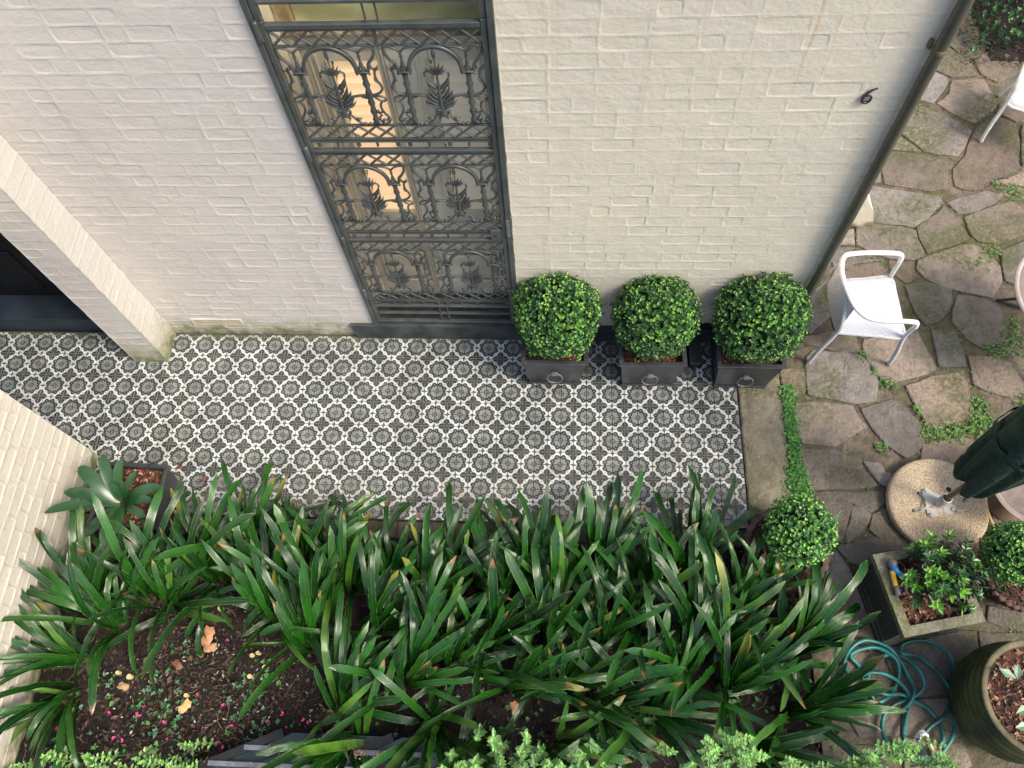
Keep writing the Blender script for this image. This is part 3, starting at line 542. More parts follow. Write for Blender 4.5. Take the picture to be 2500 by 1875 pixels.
# air vent, step, plinth
av = MB(); box(av, -0.855, -0.425, -0.006, 0.01, 0.158, 0.166, 0.002); box(av, -0.855, -0.425, -0.006, 0.01, 0.232, 0.246, 0.002)
box(av, -0.855, -0.835, -0.006, 0.01, 0.166, 0.232, 0.002); box(av, -0.445, -0.425, -0.006, 0.01, 0.166, 0.232, 0.002)
vt = av.obj('air_vent', WALL, wl); m = MB(); m.face([(-0.835, -0.002, 0.166), (-0.445, -0.002, 0.166), (-0.445, -0.002, 0.232), (-0.835, -0.002, 0.232)]); m.obj('backing', POTRIM, vt)
m = MB()
for k in range(39): box(m, -0.833+k*0.01, -0.829+k*0.01, -0.0055, 0.0, 0.166, 0.232, col=(1, 1, 1))
o = m.obj('vent_bars', CREAM, vt); o['kind'] = 'stuff'
m = MB(); pts = [(0.478, 0.205), (3.6, 0.205), (3.6, -0.02), (0.53, -0.02), (0.50, 0.02), (0.485, 0.10)]
n = 6; m.add([(p[0], -0.030, p[1]) for p in pts]+[(p[0], 0.30, p[1]) for p in pts], [tuple(range(n))[::-1], tuple(range(n, 2*n))]+[(i, (i+1) % n, n+(i+1) % n, n+i) for i in range(n)])
tag(m.obj('door_step', BLUEST), 'long dark painted stone step running under the gate and behind the pots', 'step')
m = MB(); box(m, 3.19, 3.62, -0.028, 0.0, 0.207, 0.262, 0.003); tag(m.obj('subfloor_vent', BLACK), 'black slot at the foot of the wall between the second and third topiary', 'vent')
# house number 6, cast metal
m = MB(); cx, cz = 3.757, 2.628
outer = smoothp([(0.022, .046), (0.006, .036), (-0.012, .016), (-0.024, -.012), (-0.022, -.034), (-0.006, -.044), (0.012, -.034), (0.018, -.014), (0.008, 0.004), (-0.008, 0.004), (-0.019, -.012)], 5) if False else None
path = smoothp([(0.030, 0, .050), (0.012, 0, .041), (-0.006, 0, .024), (-0.020, 0, -.002), (-0.024, 0, -.026), (-0.014, 0, -.044), (0.004, 0, -.046), (0.017, 0, -.032), (0.018, 0, -.012), (0.006, 0, 0.002), (-0.010, 0, -.004), (-0.020, 0, -.018)], 5)
N = len(path); tube(m, path, [0.0025+0.0055*sin(pi*min(1, (i+3)/N*1.05))**0.7 for i in range(N)], 8)
o = m.obj('house_number', STEEL, None, True, (cx, -0.010, cz)); tag(o, 'black italic metal figure 6 fixed to the cream wall near the downpipe', 'house number')

# downpipe
dp = thing('downpipe', 'round grey-brown metal downpipe on the wall corner beside the courtyard', 'downpipe', (3.972, -0.040, 0))
DPM = simple('downpipe_paint', (0.070, 0.068, 0.052), 0.25, 0.6, 0.15, 4, 0.0008, 60)
m = MB(); tube(m, [(0, 0, z) for z in (0.30, 1.0, 1.9, 3.0, 4.2)], 0.0328, 20, cap=False); m.obj('pipe', DPM, dp, True)
m = MB(); tube(m, smoothp([(0, 0, 0.34), (0.0, 0, 0.25), (0.012, -0.012, 0.14), (0.03, -0.05, 0.03)], 5), 0.033, 16); m.obj('shoe', DPM, dp, True)
for z, mm in ((2.93, POTRIM),):
    m = MB(); lathe(m, [(0.0336, z), (0.0345, z+0.001), (0.0345, z+0.029), (0.0336, z+0.03)], 20); box(m, -0.050, -0.030, 0.02, 0.045, z, z+0.05, 0.003); m.obj('bracket', mm, dp, True)

# ---------------------------------------------------------------- iron security gate
gt = thing('security_gate', 'tall dark grey iron gate with cast lace panels across the doorway', 'gate', (1.265, 0, 0.21))
def gb(name, bs, mat=PRIM, parent=gt, bev=0.003):
    m = MB()
    for b in bs: box(m, b[0]-1.265, b[1]-1.265, b[2], b[3], b[4]-0.21, b[5]-0.21, bev)
    return m.obj(name, mat, parent)
gb('frame_post', [(0.674, 0.705, -0.022, 0.05, 0.21, TOP)]); gb('frame_post', [(1.826, 1.862, -0.022, 0.05, 0.21, TOP)])
gb('stile', [(0.708, 0.740, -0.012, 0.022, 0.235, 3.13)]); gb('stile', [(1.792, 1.824, -0.012, 0.022, 0.235, 3.13)])
gb('stile', [(0.708, 0.740, -0.012, 0.022, 3.136, TOP)]); gb('stile', [(1.792, 1.824, -0.012, 0.022, 3.136, TOP)])
for z in (0.70, 1.36, 2.235, 3.10):
    m = MB(); lathe(m, [(0.0, 0.045), (0.012, 0.043), (0.015, 0.036), (0.015, -0.07), (0.012, -0.076), (0, -0.078)], 10, (0.706-1.265, -0.022)); o = m.obj('hinge', PRIM, gt, True, (0, 0, z-0.21))
rz_ = [(3.225, 3.245), (3.082, 3.112), (2.214, 2.236), (1.344, 1.364), (0.478, 0.498), (0.366, 0.380), (0.236, 0.262), (3.62, 3.64)]
for a, b in rz_: gb('rail', [(0.741, 1.791, -0.012 if b-a > .015 else -0.008, 0.018, a, b)])
RT = [3.112, 2.236, 1.364]
for T in RT:
    for a, b in ((-0.045, -0.039), (-0.142, -0.136), (-0.682, -0.690), (-0.790, -0.797), (-0.812, -0.818)):
        gb('rail', [(0.741, 1.791, -0.004, 0.010, T+min(a, b), T+max(a, b)+0.003)], bev=0.001)
    for k in range(5): 
        for side in (0.745, 1.275): 
            xx = side+0.03+k*0.115; gb('baluster', [(xx, xx+(0.014 if k % 2 else 0.024), -0.002, 0.008, T-0.853, T-0.812)], bev=0.001)
def lattice(width, h):
    m = MB(); n = 5; w = width/n; r = 0.0066
    for k in range(n):
        for (a, b) in (((k*w, 0), ((k+1)*w, h)), ((k*w, h), ((k+1)*w, 0))):
            p = [Vector((a[0], 0, a[1])).lerp(Vector((b[0], 0, b[1])), t/4) for t in range(5)]
            tube(m, p, [r, r*1.15, r, r*1.15, r], 5)
            for t in (0.22, 0.38, 0.62, 0.78):
                q = Vector((a[0], 0, a[1])).lerp(Vector((b[0], 0, b[1])), t); d = Vector((b[1]-a[1], 0, -(b[0]-a[0]))).normalized()*0.009
                tube(m, [q-d, q+d], [0.0035, 0.0035], 4)
    return m.mesh('lattice_strip', PRIM, True)
LATT = lattice(0.505, 0.088); LATM = lattice(0.505, 0.094)
for T in RT:
    for xx in (0.742, 1.284):
        mk('lattice_strip', LATM, gt, (xx-1.265, 0.002, T-0.136-0.21)); mk('lattice_strip', LATT, gt, (xx-1.265, 0.002, T-0.782-0.21))
def leaf2(m, base, tip, w, bow=0.0, th=0.008, lift=0.006):
    w *= 1.2
    b, t = Vector((base[0], 0, base[1])), Vector((tip[0], 0, tip[1])); d = t-b; nrm = Vector((d.z, 0, -d.x)).normalized(); n = 6; vs = []
    for i in range(n+1):
        s = i/n; c = b+d*s+nrm*bow*sin(pi*s); ww = w*(sin(pi*(0.12+0.88*s)**0.8)+0.05)*0.5; y = -lift*sin(pi*s)
        vs += [c+nrm*ww+Vector((0, y+th*0.5, 0)), c+Vector((0, y-th*0.7, 0)), c-nrm*ww+Vector((0, y+th*0.5, 0)), c+Vector((0, y+th, 0))]
    fs = []
    for i in range(n):
        for k in range(4): fs.append((i*4+k, i*4+(k+1) % 4, i*4+4+(k+1) % 4, i*4+4+k))
    m.add(vs, fs+[(3, 2, 1, 0), (n*4, n*4+1, n*4+2, n*4+3)])
def cast_panel():
    m = MB(); t3 = lambda P: [(p[0], 0, p[1]) for p in P]; T = lambda P, r, n=5: tube(m, smoothp(t3(P), 5), r*1.5, n)
    ball = lambda x, z, r: lathe(m, [(0.0001, z-r), (r*.7, z-r*.7), (r, z), (r*.7, z+r*.7), (0.0001, z+r)], 8, (x, -0.003))
    # arch band
    A = [(-0.135, .375), (-0.132, .42), (-0.115, .465), (-0.08, .505), (-0.04, .527), (0, .533), (0.04, .527), (0.08, .505), (0.115, .465), (0.132, .42), (0.135, .375)]
    pp = smoothp(t3(A), 4); m2 = MB(); vs = []; N = len(pp)
    for i, p in enumerate(pp):
        d = (pp[min(i+1, N-1)]-pp[max(i-1, 0)]).normalized(); q = Vector((d.z, 0, -d.x))*0.0105
        vs += [p+q+Vector((0, -.008, 0)), p-q+Vector((0, -.008, 0)), p-q+Vector((0, .006, 0)), p+q+Vector((0, .006, 0))]
    m.add(vs, [(i*4+k, i*4+(k+1) % 4, i*4+4+(k+1) % 4, i*4+4+k) for i in range(N-1) for k in range(4)])
    for s in (-1, 1):
        F = lambda P: [(s*a, b) for a, b in P]
        cx = s*0.165
        # twisted column, capital, foot leaves
        NZ = 26; vs = []
        for i in range(NZ+1):
            z = 0.035+i*(0.33-0.035)/NZ; rr = 0.016
            for k in range(6): 
                a = 2*pi*k/6; r_ = rr*(1+0.28*cos(2*a-i*1.1)); vs.append((cx+r_*cos(a), r_*0.8*sin(a), z))
        m.add(vs, [(i*6+k, i*6+(k+1) % 6, i*6+6+(k+1) % 6, i*6+6+k) for i in range(NZ) for k in range(6)])
        lathe(m, [(0.009, .325), (0.016, .335), (0.011, .345), (0.013, .355), (0.022, .37)], 8, (cx, 0))
        box(m, cx-0.03, cx+0.03, -0.012, 0.008, .371, .383, 0.002)
        for q in (-1, 0, 1): leaf2(m, (cx, 0.045), (cx+q*0.022, 0.0), 0.014); leaf2(m, (cx, 0.335), (cx+q*0.018, 0.368), 0.012)
        lathe(m, [(0.014, .045), (0.016, .05), (0.012, .058)], 8, (cx, 0))
        # finial above the capital with little arches
        lathe(m, [(0.010, .384), (0.006, .40), (0.012, .425), (0.005, .455), (0.009, .475), (0.005, .50), (0.008, .508)], 7, (cx, 0))
        T(F([(0.165, .497), (0.15, .517), (0.12, .53), (0.07, .534)]), 0.0045); T(F([(0.165, .497), (0.185, .52), (0.215, .534), (0.245, .535)]), 0.0045)
        T(F([(0.247, .53), (0.243, .49), (0.225, .455), (0.205, .43), (0.197, .40), (0.193, .378)]), 0.006); ball(s*0.197, .366, 0.008); ball(s*0.133, .366, 0.008)
        T(F([(0.15, .385), (0.15, .40), (0.165, .42)]), 0.004); T(F([(0.18, .385), (0.18, .40), (0.165, .42)]), 0.004)
        # outer s-curve with leaves
        T(F([(0.232, .40), (0.222, .36), (0.226, .32), (0.24, .29), (0.243, .26), (0.225, .235), (0.195, .222), (0.165, .215)]), 0.0048)
        leaf2(m, (s*0.228, .385), (s*0.214, .425), 0.016, -s*0.006); leaf2(m, (s*0.226, .385), (s*0.248, .42), 0.016, s*0.006); leaf2(m, (s*0.232, .305), (s*0.214, .34), 0.014, -s*0.005)
        T(F([(0.165, .205), (0.20, .212), (0.235, .205), (0.248, .19), (0.24, .176), (0.22, .178), (0.205, .19), (0.19, .205)]), 0.0042)
        T(F([(0.228, .178), (0.213, .15), (0.212, .12), (0.222, .09), (0.238, .065), (0.245, .04), (0.235, .018), (0.215, .012), (0.203, .024), (0.21, .04), (0.224, .036)]), 0.0048)
        T(F([(0.214, .10), (0.195, .088), (0.185, .10)]), 0.0042); ball(s*0.190, .105, 0.010)
        T(F([(0.205, .075), (0.19, .055), (0.192, .03), (0.205, .01)]), 0.0042); leaf2(m, (s*0.245, .05), (s*0.225, .03), 0.02)
        # tie to the middle plant
        T(F([(0.165, .212), (0.13, .218), (0.09, .212), (0.055, .20), (0.03, .18)]), 0.0048); T(F([(0.165, .195), (0.14, .20), (0.12, .21)]), 0.004); T(F([(0.165, .185), (0.15, .15), (0.152, .10)]), 0.0036) if 0 else None
        # plant leaves
        for (b, t, w, bo) in (((0.004, .13), (0.085, .175), .020, .012), ((0.004, .14), (0.083, .215), .022, .012), ((0.004, .155), (0.072, .25), .022, .012), ((0.004, .18), (0.058, .285), .020, .012), ((0.004, .215), (0.040, .30), .016, .008),
                              ((0.003, .255), (0.062, .345), .026, .012), ((0.002, .355), (0.052, .392), .016, .004), ((0.002, .355), (0.042, .415), .014, .004), ((0.0, .36), (0.022, .43), .013, .003)):
            leaf2(m, (s*b[0], b[1]), (s*t[0], t[1]), w, s*bo)
        T(F([(0.062, .345), (0.062, .368), (0.04, .378), (0.015, .36)]), 0.0042)
        T(F([(0.0, .10), (0.022, .112), (0.034, .098), (0.028, .085)]), 0.006); leaf2(m, (s*0.004, .09), (s*0.026, .045), 0.022, s*0.004)
        T(F([(0.01, .085), (0.035, .07), (0.055, .04), (0.075, .018), (0.10, .006)]), 0.0046); leaf2(m, (s*0.055, .045), (s*0.09, .05), 0.02, 0)
        ball(s*0.103, .011, 0.011); ball(s*0.128, .011, 0.011); T(F([(0.135, .004), (0.15, .006), (0.16, .012)]), 0.0045)
    lathe(m, [(0.008, .085), (0.016, .10), (0.009, .115), (0.011, .14), (0.009, .25), (0.006, .36), (0.004, .43), (0.004, .46)], 8)
    for q in (-1, 1): pass
    leaf2(m, (0, .36), (0, .43), .013); leaf2(m, (0, .455), (0, .53), .018)
    return m.mesh('cast_iron_panel', PRIM, True)
PANEL = cast_panel()
for T in RT:
    for xx in (0.995, 1.539): mk('cast_iron_panel', PANEL, gt, (xx-1.265, 0, T-0.680-0.21))
m = MB()
for xx in (1.243, 1.303): box(m, xx-1.265-0.005, xx-1.265+0.005, -0.004, 0.004, 0.262-0.21, 0.478-0.21); box(m, xx-1.265-0.005, xx-1.265+0.005, -0.004, 0.004, 3.112-0.21, TOP-0.21)
for xx in (1.243, 1.303): gb('bar', [(xx-0.005, xx+0.005, -0.004, 0.004, 0.262, 0.478)], bev=0.001); gb('bar', [(xx-0.005, xx+0.005, -0.004, 0.004, 3.112, TOP)], bev=0.001)
gb('bar', [(1.256, 1.276, 0.000, 0.012, 2.96, 3.09)], bev=0.002)
lb = gb('lock_box', [(1.715, 1.791, -0.016, 0.020, 1.366, 1.475)]); m = MB(); lathe(m, [(0.0001, 0), (0.006, 0.0005), (0.008, 0.004)], 8); mk('keyhole', m.mesh('keyhole', BLACK), lb, (1.748-1.265, -0.018, 1.415-0.21), (radians(90), 0, 0))
gb('strike_plate', [(1.826, 1.850, -0.030, -0.022, 1.42, 1.60)], simple('worn_plate', (0.10, 0.11, 0.11), 0.4, 0.5))

# doorway behind: reveal, shuttered french doors
dr = thing('door_surround', 'yellowed cream door frame set back in the wall behind the iron gate', 'door frame', (1.27, 0.3, 0.2))
def db(name, b, mat, parent, bev=0.003, org=(1.27, 0.3, 0.2)):
    m = MB(); box(m, b[0]-org[0], b[1]-org[0], b[2]-org[1], b[3]-org[1], b[4]-org[2], b[5]-org[2], bev); return m.obj(name, mat, parent)
db('reveal', (0.6715, 0.684, 0.052, 0.32, 0.2, TOP), CREAM, dr, 0.0); db('reveal', (1.848, 1.861, 0.052, 0.32, 0.2, TOP), CREAM, dr, 0.0)
db('jamb', (0.685, 0.742, 0.27, 0.36, 0.2, 2.86), CREAM, dr, 0.006); db('jamb', (1.765, 1.847, 0.27, 0.36, 0.2, 2.86), CREAM, dr, 0.006)
db('head', (0.742, 1.765, 0.285, 0.36, 2.70, 2.80), CREAM, dr, 0.006); db('cornice', (0.70, 1.845, 0.25, 0.36, 2.802, 2.835), simple('dirty_cream', (0.20, 0.16, 0.10), 0.7, 0.3, 0.6, 14), dr, 0.008)
db('cornice', (0.70, 1.845, 0.268, 0.36, 2.838, 2.875), CREAM, dr, 0.008)
db('transom_panel', (0.78, 1.845, 0.30, 0.36, 2.878, TOP), CREAMY, dr, 0.0); db('jamb', (0.685, 0.775, 0.262, 0.36, 2.878, TOP), simple('weathered_timber', (0.38, 0.29, 0.15), 0.6, 0.3, 0.35, 9), dr, 0.006)
for (xa, xb, sm, cm, lab) in ((0.744, 1.182, GLOW, CREAM, 'cream shuttered door leaf behind the gate lit warmly from inside'), (1.198, 1.763, DIM, GREYW, 'grey-cream shuttered door leaf behind the gate, faint glow added to its slats')):
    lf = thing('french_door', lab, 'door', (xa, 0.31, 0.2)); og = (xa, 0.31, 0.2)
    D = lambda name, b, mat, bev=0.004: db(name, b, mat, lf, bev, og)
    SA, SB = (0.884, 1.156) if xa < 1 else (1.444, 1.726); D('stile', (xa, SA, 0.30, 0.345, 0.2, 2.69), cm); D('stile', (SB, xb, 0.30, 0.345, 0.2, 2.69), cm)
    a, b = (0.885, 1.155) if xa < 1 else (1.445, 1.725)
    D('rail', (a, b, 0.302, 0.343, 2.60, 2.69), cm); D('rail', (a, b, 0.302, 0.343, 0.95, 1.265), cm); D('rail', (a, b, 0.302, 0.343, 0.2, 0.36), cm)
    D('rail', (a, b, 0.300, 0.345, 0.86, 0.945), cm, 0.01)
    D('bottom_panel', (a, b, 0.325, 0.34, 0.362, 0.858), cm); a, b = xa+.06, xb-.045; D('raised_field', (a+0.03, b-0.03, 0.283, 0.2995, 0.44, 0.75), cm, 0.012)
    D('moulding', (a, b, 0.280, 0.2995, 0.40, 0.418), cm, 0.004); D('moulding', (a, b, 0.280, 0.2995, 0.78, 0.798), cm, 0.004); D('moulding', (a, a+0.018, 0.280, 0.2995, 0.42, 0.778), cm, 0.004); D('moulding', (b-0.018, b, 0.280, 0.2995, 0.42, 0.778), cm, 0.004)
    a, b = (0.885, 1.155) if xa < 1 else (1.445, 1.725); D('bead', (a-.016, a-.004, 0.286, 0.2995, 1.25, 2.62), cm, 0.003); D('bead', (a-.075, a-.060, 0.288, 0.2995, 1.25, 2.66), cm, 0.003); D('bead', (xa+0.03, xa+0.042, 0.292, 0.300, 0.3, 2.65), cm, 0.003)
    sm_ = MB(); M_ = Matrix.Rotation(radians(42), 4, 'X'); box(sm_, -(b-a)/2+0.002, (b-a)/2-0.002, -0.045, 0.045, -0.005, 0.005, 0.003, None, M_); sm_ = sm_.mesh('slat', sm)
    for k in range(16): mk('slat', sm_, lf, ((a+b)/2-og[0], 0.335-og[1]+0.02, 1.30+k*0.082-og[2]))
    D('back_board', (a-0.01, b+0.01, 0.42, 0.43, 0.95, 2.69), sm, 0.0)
m = MB(); box(m, 1.184, 1.196, 0.29, 0.34, 0.2, 2.69, 0.002); tag(m.obj('meeting_bead', CREAM), 'narrow cream strip where the two shuttered doors meet', 'door trim')

# ---------------------------------------------------------------- foliage builders
def leafquad(m, base, d, up, L, w, col, fold=0.25):
    """pointed oval leaf, two halves folded on the midrib"""
    d = d.normalized(); s = d.cross(up)
    if s.length < 1e-3: s = d.cross(Vector((1, 0, 0)))
    s.normalize(); n = s.cross(d); b = Vector(base); t = b+d*L; mid = b+d*L*0.5-n*w*0.10
    l = b+d*L*0.55+s*w*0.5+n*w*fold; r = b+d*L*0.55-s*w*0.5+n*w*fold
    m.face([b, r, t, mid], col); m.face([b, mid, t, l], col)
def jc(c, v=0.25):
    k = R.uniform(1-v, 1+v); return (c[0]*k*R.uniform(.9, 1.1), c[1]*k, c[2]*k*R.uniform(.85, 1.15))
def rosette(m, p, axis, n, L, w, col, tilt=0.9, v=0.25):
    ax = axis.normalized(); a = ax.orthogonal().normalized(); b = ax.cross(a); o = R.uniform(0, 6.28)
    for k in range(n):
        an = o+2*pi*k/n+R.uniform(-.25, .25); h = a*cos(an)+b*sin(an); t = tilt*R.uniform(.7, 1.3)
        leafquad(m, p, h*sin(t)+ax*cos(t), ax, L*R.uniform(.75, 1.2), w*R.uniform(.8, 1.15), jc(col, v))
def ball_foliage(r, nsp, leaf, seed, dark, mid, bright, flat=1.0, bright_bias=0.0):
    m = MB(); rg = random.Random(seed); ga = pi*(3-sqrt(5))
    for i in range(nsp):
        z = 1-2*(i+.5)/nsp; q = sqrt(1-z*z); d = Vector((q*cos(i*ga), q*sin(i*ga), z)); d += Vector((rg.gauss(0, .05), rg.gauss(0, .05), rg.gauss(0, .05))); d.normalize()
        cl = noise.noise(d*2.6+Vector((seed, 0, 0))); rr = r*(1+0.10*cl+0.10*noise.noise(d*1.3+Vector((seed*3, 2, 0)))+(0.09 if rg.random() < .03 else 0)+0.09*noise.noise(d*6+Vector((0, seed, 0)))+rg.uniform(-.05, .03)); p = Vector((d.x*rr, d.y*rr, d.z*rr*flat))
        young = noise.noise(d*5+Vector((seed, 5, 1)))+0.5*noise.noise(d*13)+rg.gauss(0, .22)+bright_bias+0.15*d.z
        c = bright if young > 0.30 else (mid if young > -0.05 else dark)
        ax = (d+Vector((rg.gauss(0, .3), rg.gauss(0, .3), 0.3+rg.gauss(0, .2)))).normalized()
        rosette(m, p, ax, 5, leaf, leaf*0.62, c, 0.85)
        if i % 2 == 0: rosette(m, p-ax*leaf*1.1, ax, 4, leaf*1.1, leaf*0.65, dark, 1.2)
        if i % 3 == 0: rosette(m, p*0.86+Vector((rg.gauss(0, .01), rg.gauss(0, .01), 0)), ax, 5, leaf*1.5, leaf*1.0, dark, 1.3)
    return m.mesh('foliage', LEAFY)
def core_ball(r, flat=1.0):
    m = MB(); lathe(m, [(0.001, -r*flat)]+[(r*sin(a*pi/8), -r*flat*cos(a*pi/8)) for a in range(1, 8)]+[(0.001, r*flat)], 12, f=lambda q, z, a: q*(1+.1*sin(a*3+z*20))); return m.mesh('filler_core', FILLER, True)
FILLER = simple('dark_filler', (0.012, 0.022, 0.007), 0.9, 0.1, 0.5, 30)  # solid dark core added inside the leaf balls to block see-through
def chips(m, n, area, z, size, cols, tiltmax=0.5):
    for _ in range(n):
        x, y = area(); L = size*R.uniform(.5, 1.6); w = L*R.uniform(.25, .6); c = jc(R.choice(cols), .3)
        M = Matrix.Translation((x, y, (z(x, y) if callable(z) else z)+R.uniform(0, size*.5))) @ Euler((R.uniform(-tiltmax, tiltmax), R.uniform(-tiltmax, tiltmax), R.uniform(0, 6.28))).to_matrix().to_4x4()
        m.add([(-L/2, 0, 0), (-L*.1, -w/2, L*.08), (L/2, 0, 0), (-L*.05, w/2, L*.06)], [(0, 1, 2, 3)], c, M)

# ---------------------------------------------------------------- dark square planters with box balls
def planter_mesh(W0, W1, H, th=0.018):
    m = MB(); a, b = W0/2, W1/2
    vs = [(-a,-a,0.03),(a,-a,0.03),(a,a,0.03),(-a,a,0.03),(-b,-b,H),(b,-b,H),(b,b,H),(-b,b,H),(-b+th,-b+th,H),(b-th,-b+th,H),(b-th,b-th,H),(-b+th,b-th,H),(-b+th,-b+th,H-.07),(b-th,-b+th,H-.07),(b-th,b-th,H-.07),(-b+th,b-th,H-.07)]
    m.add(vs, [(3, 2, 1, 0)]+[(k*4+i, k*4+(i+1) % 4, k*4+4+(i+1) % 4, k*4+4+i) for k in range(3) for i in range(4)]); return m
H0 = 0.455
def make_planter(label, x, y, rz, group):
    t = thing('square_planter', label, 'planter', (x, y, 0), rz, group); W0, W1 = 0.385, 0.472
    planter_mesh(W0, W1, H0).obj('body', STEEL, t)
    m = MB(); q = W1/2+0.016; i = W1/2-0.020
    for (x0, x1, y0, y1) in ((-q, q, -q, -i), (-q, q, i, q), (-q, -i, -i, i), (i, q, -i, i)): box(m, x0, x1, y0, y1, H0, H0+0.016, 0.004)
    m.obj('rim', STEEL, t)
    m = MB(); q = W0/2+0.012
    for (x0, x1, y0, y1) in ((-q, q, -q, -q+.03), (-q, q, q-.03, q), (-q, -q+.03, -q+.03, q-.03), (q-.03, q, -q+.03, q-.03)): box(m, x0, x1, y0, y1, 0.028, 0.046, 0.004)
    m.obj('base_moulding', STEEL, t)
    for sx in (-1, 1):
        for sy in (-1, 1):
            m = MB(); lathe(m, [(0.0001, 0), (0.013, 0.002), (0.018, 0.014), (0.014, 0.026), (0.008, 0.030)], 12); m.obj('foot', STEEL, t, True, (sx*(q-.018), sy*(q-.018), 0))
    yf = lambda z: -(W0/2+(W1-W0)/2*(z-0.03)/(H0-0.03))
    m = MB(); box(m, -0.024, 0.024, -0.005, 0, 0, 0.245, 0.002); o = m.obj('strap', STEEL, t, False, (0, yf(0.05)-0.001, 0.05)); o.rotation_euler = (-atan2(yf(0.05)-yf(0.29), 0.24), 0, 0) if 0 else (atan2(yf(0.05)-yf(0.29), 0.24), 0, 0)
    m = MB(); box(m, -0.022, 0.022, -0.035, 0.0, 0.0, 0.018, 0.004); m.obj('bracket', RINGM, t, False, (0, yf(0.27), 0.262))
    m = MB(); tube(m, [(0.058*sin(a*2*pi/28), -0.020-0.004*cos(a*2*pi/28), -0.050+0.058*cos(a*2*pi/28)) for a in range(28)], 0.0066, 7, closed=True); o = m.obj('ring_handle', RINGM, t, True, (0, yf(0.24), 0.262)); o.rotation_euler = (radians(-14), 0, 0)
    m = MB(); q = W1/2-.018; m.face([(-q, -q, H0-.05), (q, -q, H0-.05), (q, q, H0-.05), (-q, q, H0-.05)]); m.obj('mulch', MULCH, t)
    m = MB(); chips(m, 420, lambda: (R.uniform(-q, q), R.uniform(-q, q)), H0-.048, 0.034, [(.10, .035, .022), (.16, .06, .035), (.05, .02, .014), (.28, .15, .085), (.07, .03, .02)], 0.7); m.obj('bark_chips', LITTER, t)['kind'] = 'stuff'
    return t
FOLS = [ball_foliage(0.302, 1900, 0.0175, sd, (0.026, 0.085, 0.018), (0.070, 0.19, 0.034), (0.17, 0.36, 0.060)) for sd in (4, 17, 29)]; CORE = core_ball(0.25)
for i, (x, y, wd, r, lab) in enumerate(((2.148, -0.237, 0, 1.0, ('beside the iron gate', 'leftmost of the three, next to the iron gate')), (2.872, -0.242, 0.02, 0.97, ('in the middle of the row of three', 'middle of the three along the wall')), (3.600, -0.245, -0.01, 1.03, ('nearest the white chair', 'rightmost of the three, beside the white chair')))):
    make_planter('dark metal square planter with a ring handle, '+lab[0], x, y, wd, 'dark square planters along the wall')
    t = thing('box_topiary', 'round clipped box ball, '+lab[1], 'topiary', (x+(.014,.004,.030)[i], y+.035, 0.405), 0, 'box balls in the square planters')
    o = mk('foliage', FOLS[i], t, (0.0, -0.005, 0.325), (0.1*i, 0.2*i, 2.1*i), (r*1.04, r*1.04, r)); o['kind'] = 'stuff'; mk('filler_core', CORE, t, (0, 0, 0.325))
    m = MB(); tube(m, smoothp([(0, 0, -.01), (0.01, 0, .06), (0, 0.01, .16)]), 0.016, 7); m.obj('trunk', TERRA, t)
m = MB(); box(m, -0.055, 0.055, -0.125, 0.125, 0, 0.072, 0.02); o = m.obj('bait_box', BLACK, None, False, (3.262, -0.15, 0)); tag(o, 'small black lidded plastic box on the tiles beside the middle planter', 'box')
m = MB(); box(m, -0.050, 0.050, -0.118, 0.118, 0.0725, 0.082, 0.004); m.obj('lid', STEEL, o)

# ---------------------------------------------------------------- strap leaves
def strap_leaf(L, w, el0, droop, seed, notch=0.35, tip=0.10, roll=0.3, nseg=12, bend=0.0, vfold=0.18, widen=1.0):
    rg = random.Random(seed); m = MB(); p = Vector((0, 0, 0)); el = el0; vs = []; uv = []; az = 0; ed = [1.0, 1.0]
    for i in range(nseg+1):
        t = i/nseg; d = Vector((cos(el)*cos(az), cos(el)*sin(az), sin(el)))
        ww = w*(0.42+0.58*min(1, t*2.2)**widen)*(1 if t < 1-tip*2 else sqrt(max(0.02, 1-((t-(1-2*tip))/(2*tip))**2)))
        s = Vector((-sin(az), cos(az), 0)); rl = roll*t; nrm = s.cross(d)*-1
        if nrm.z < 0 and el < pi/2: nrm = -nrm
        s2 = s*cos(rl)+nrm*sin(rl); n2 = nrm*cos(rl)-s*sin(rl)
        for q, sg in ((0, -1), (1, 1)):
            ed[q] = 1.0 if i < 4 or rg.random() > notch else rg.uniform(0.62, 0.93)
        vs += [p-s2*ww*0.5*ed[0]+n2*ww*vfold, p-n2*ww*0.02, p+s2*ww*0.5*ed[1]+n2*ww*vfold]; uv += [(t, 0.0), (t, 0.5), (t, 1.0)]
        p = p+d*L/nseg; el -= droop/nseg*(0.4+1.2*t); az += bend/nseg
    fs = []
    for i in range(nseg):
        for k in range(2): fs.append((i*3+k, i*3+k+1, i*3+k+4, i*3+k+3))
    m.add(vs, fs, None, None, uv); return m
SL = []
for i in range(26):
    rg = random.Random(100+i)
    SL.append(strap_leaf(rg.uniform(0.60, 0.92), rg.uniform(0.042, 0.060), radians(rg.uniform(48, 84)), radians(rg.uniform(45, 125)), i, rg.choice((0.0, 0.15, 0.4, 0.6)), rg.uniform(.03, .08), rg.uniform(-1.0, 1.0), 12, rg.uniform(-.6, .6)).mesh('leaf', CLIV, True))
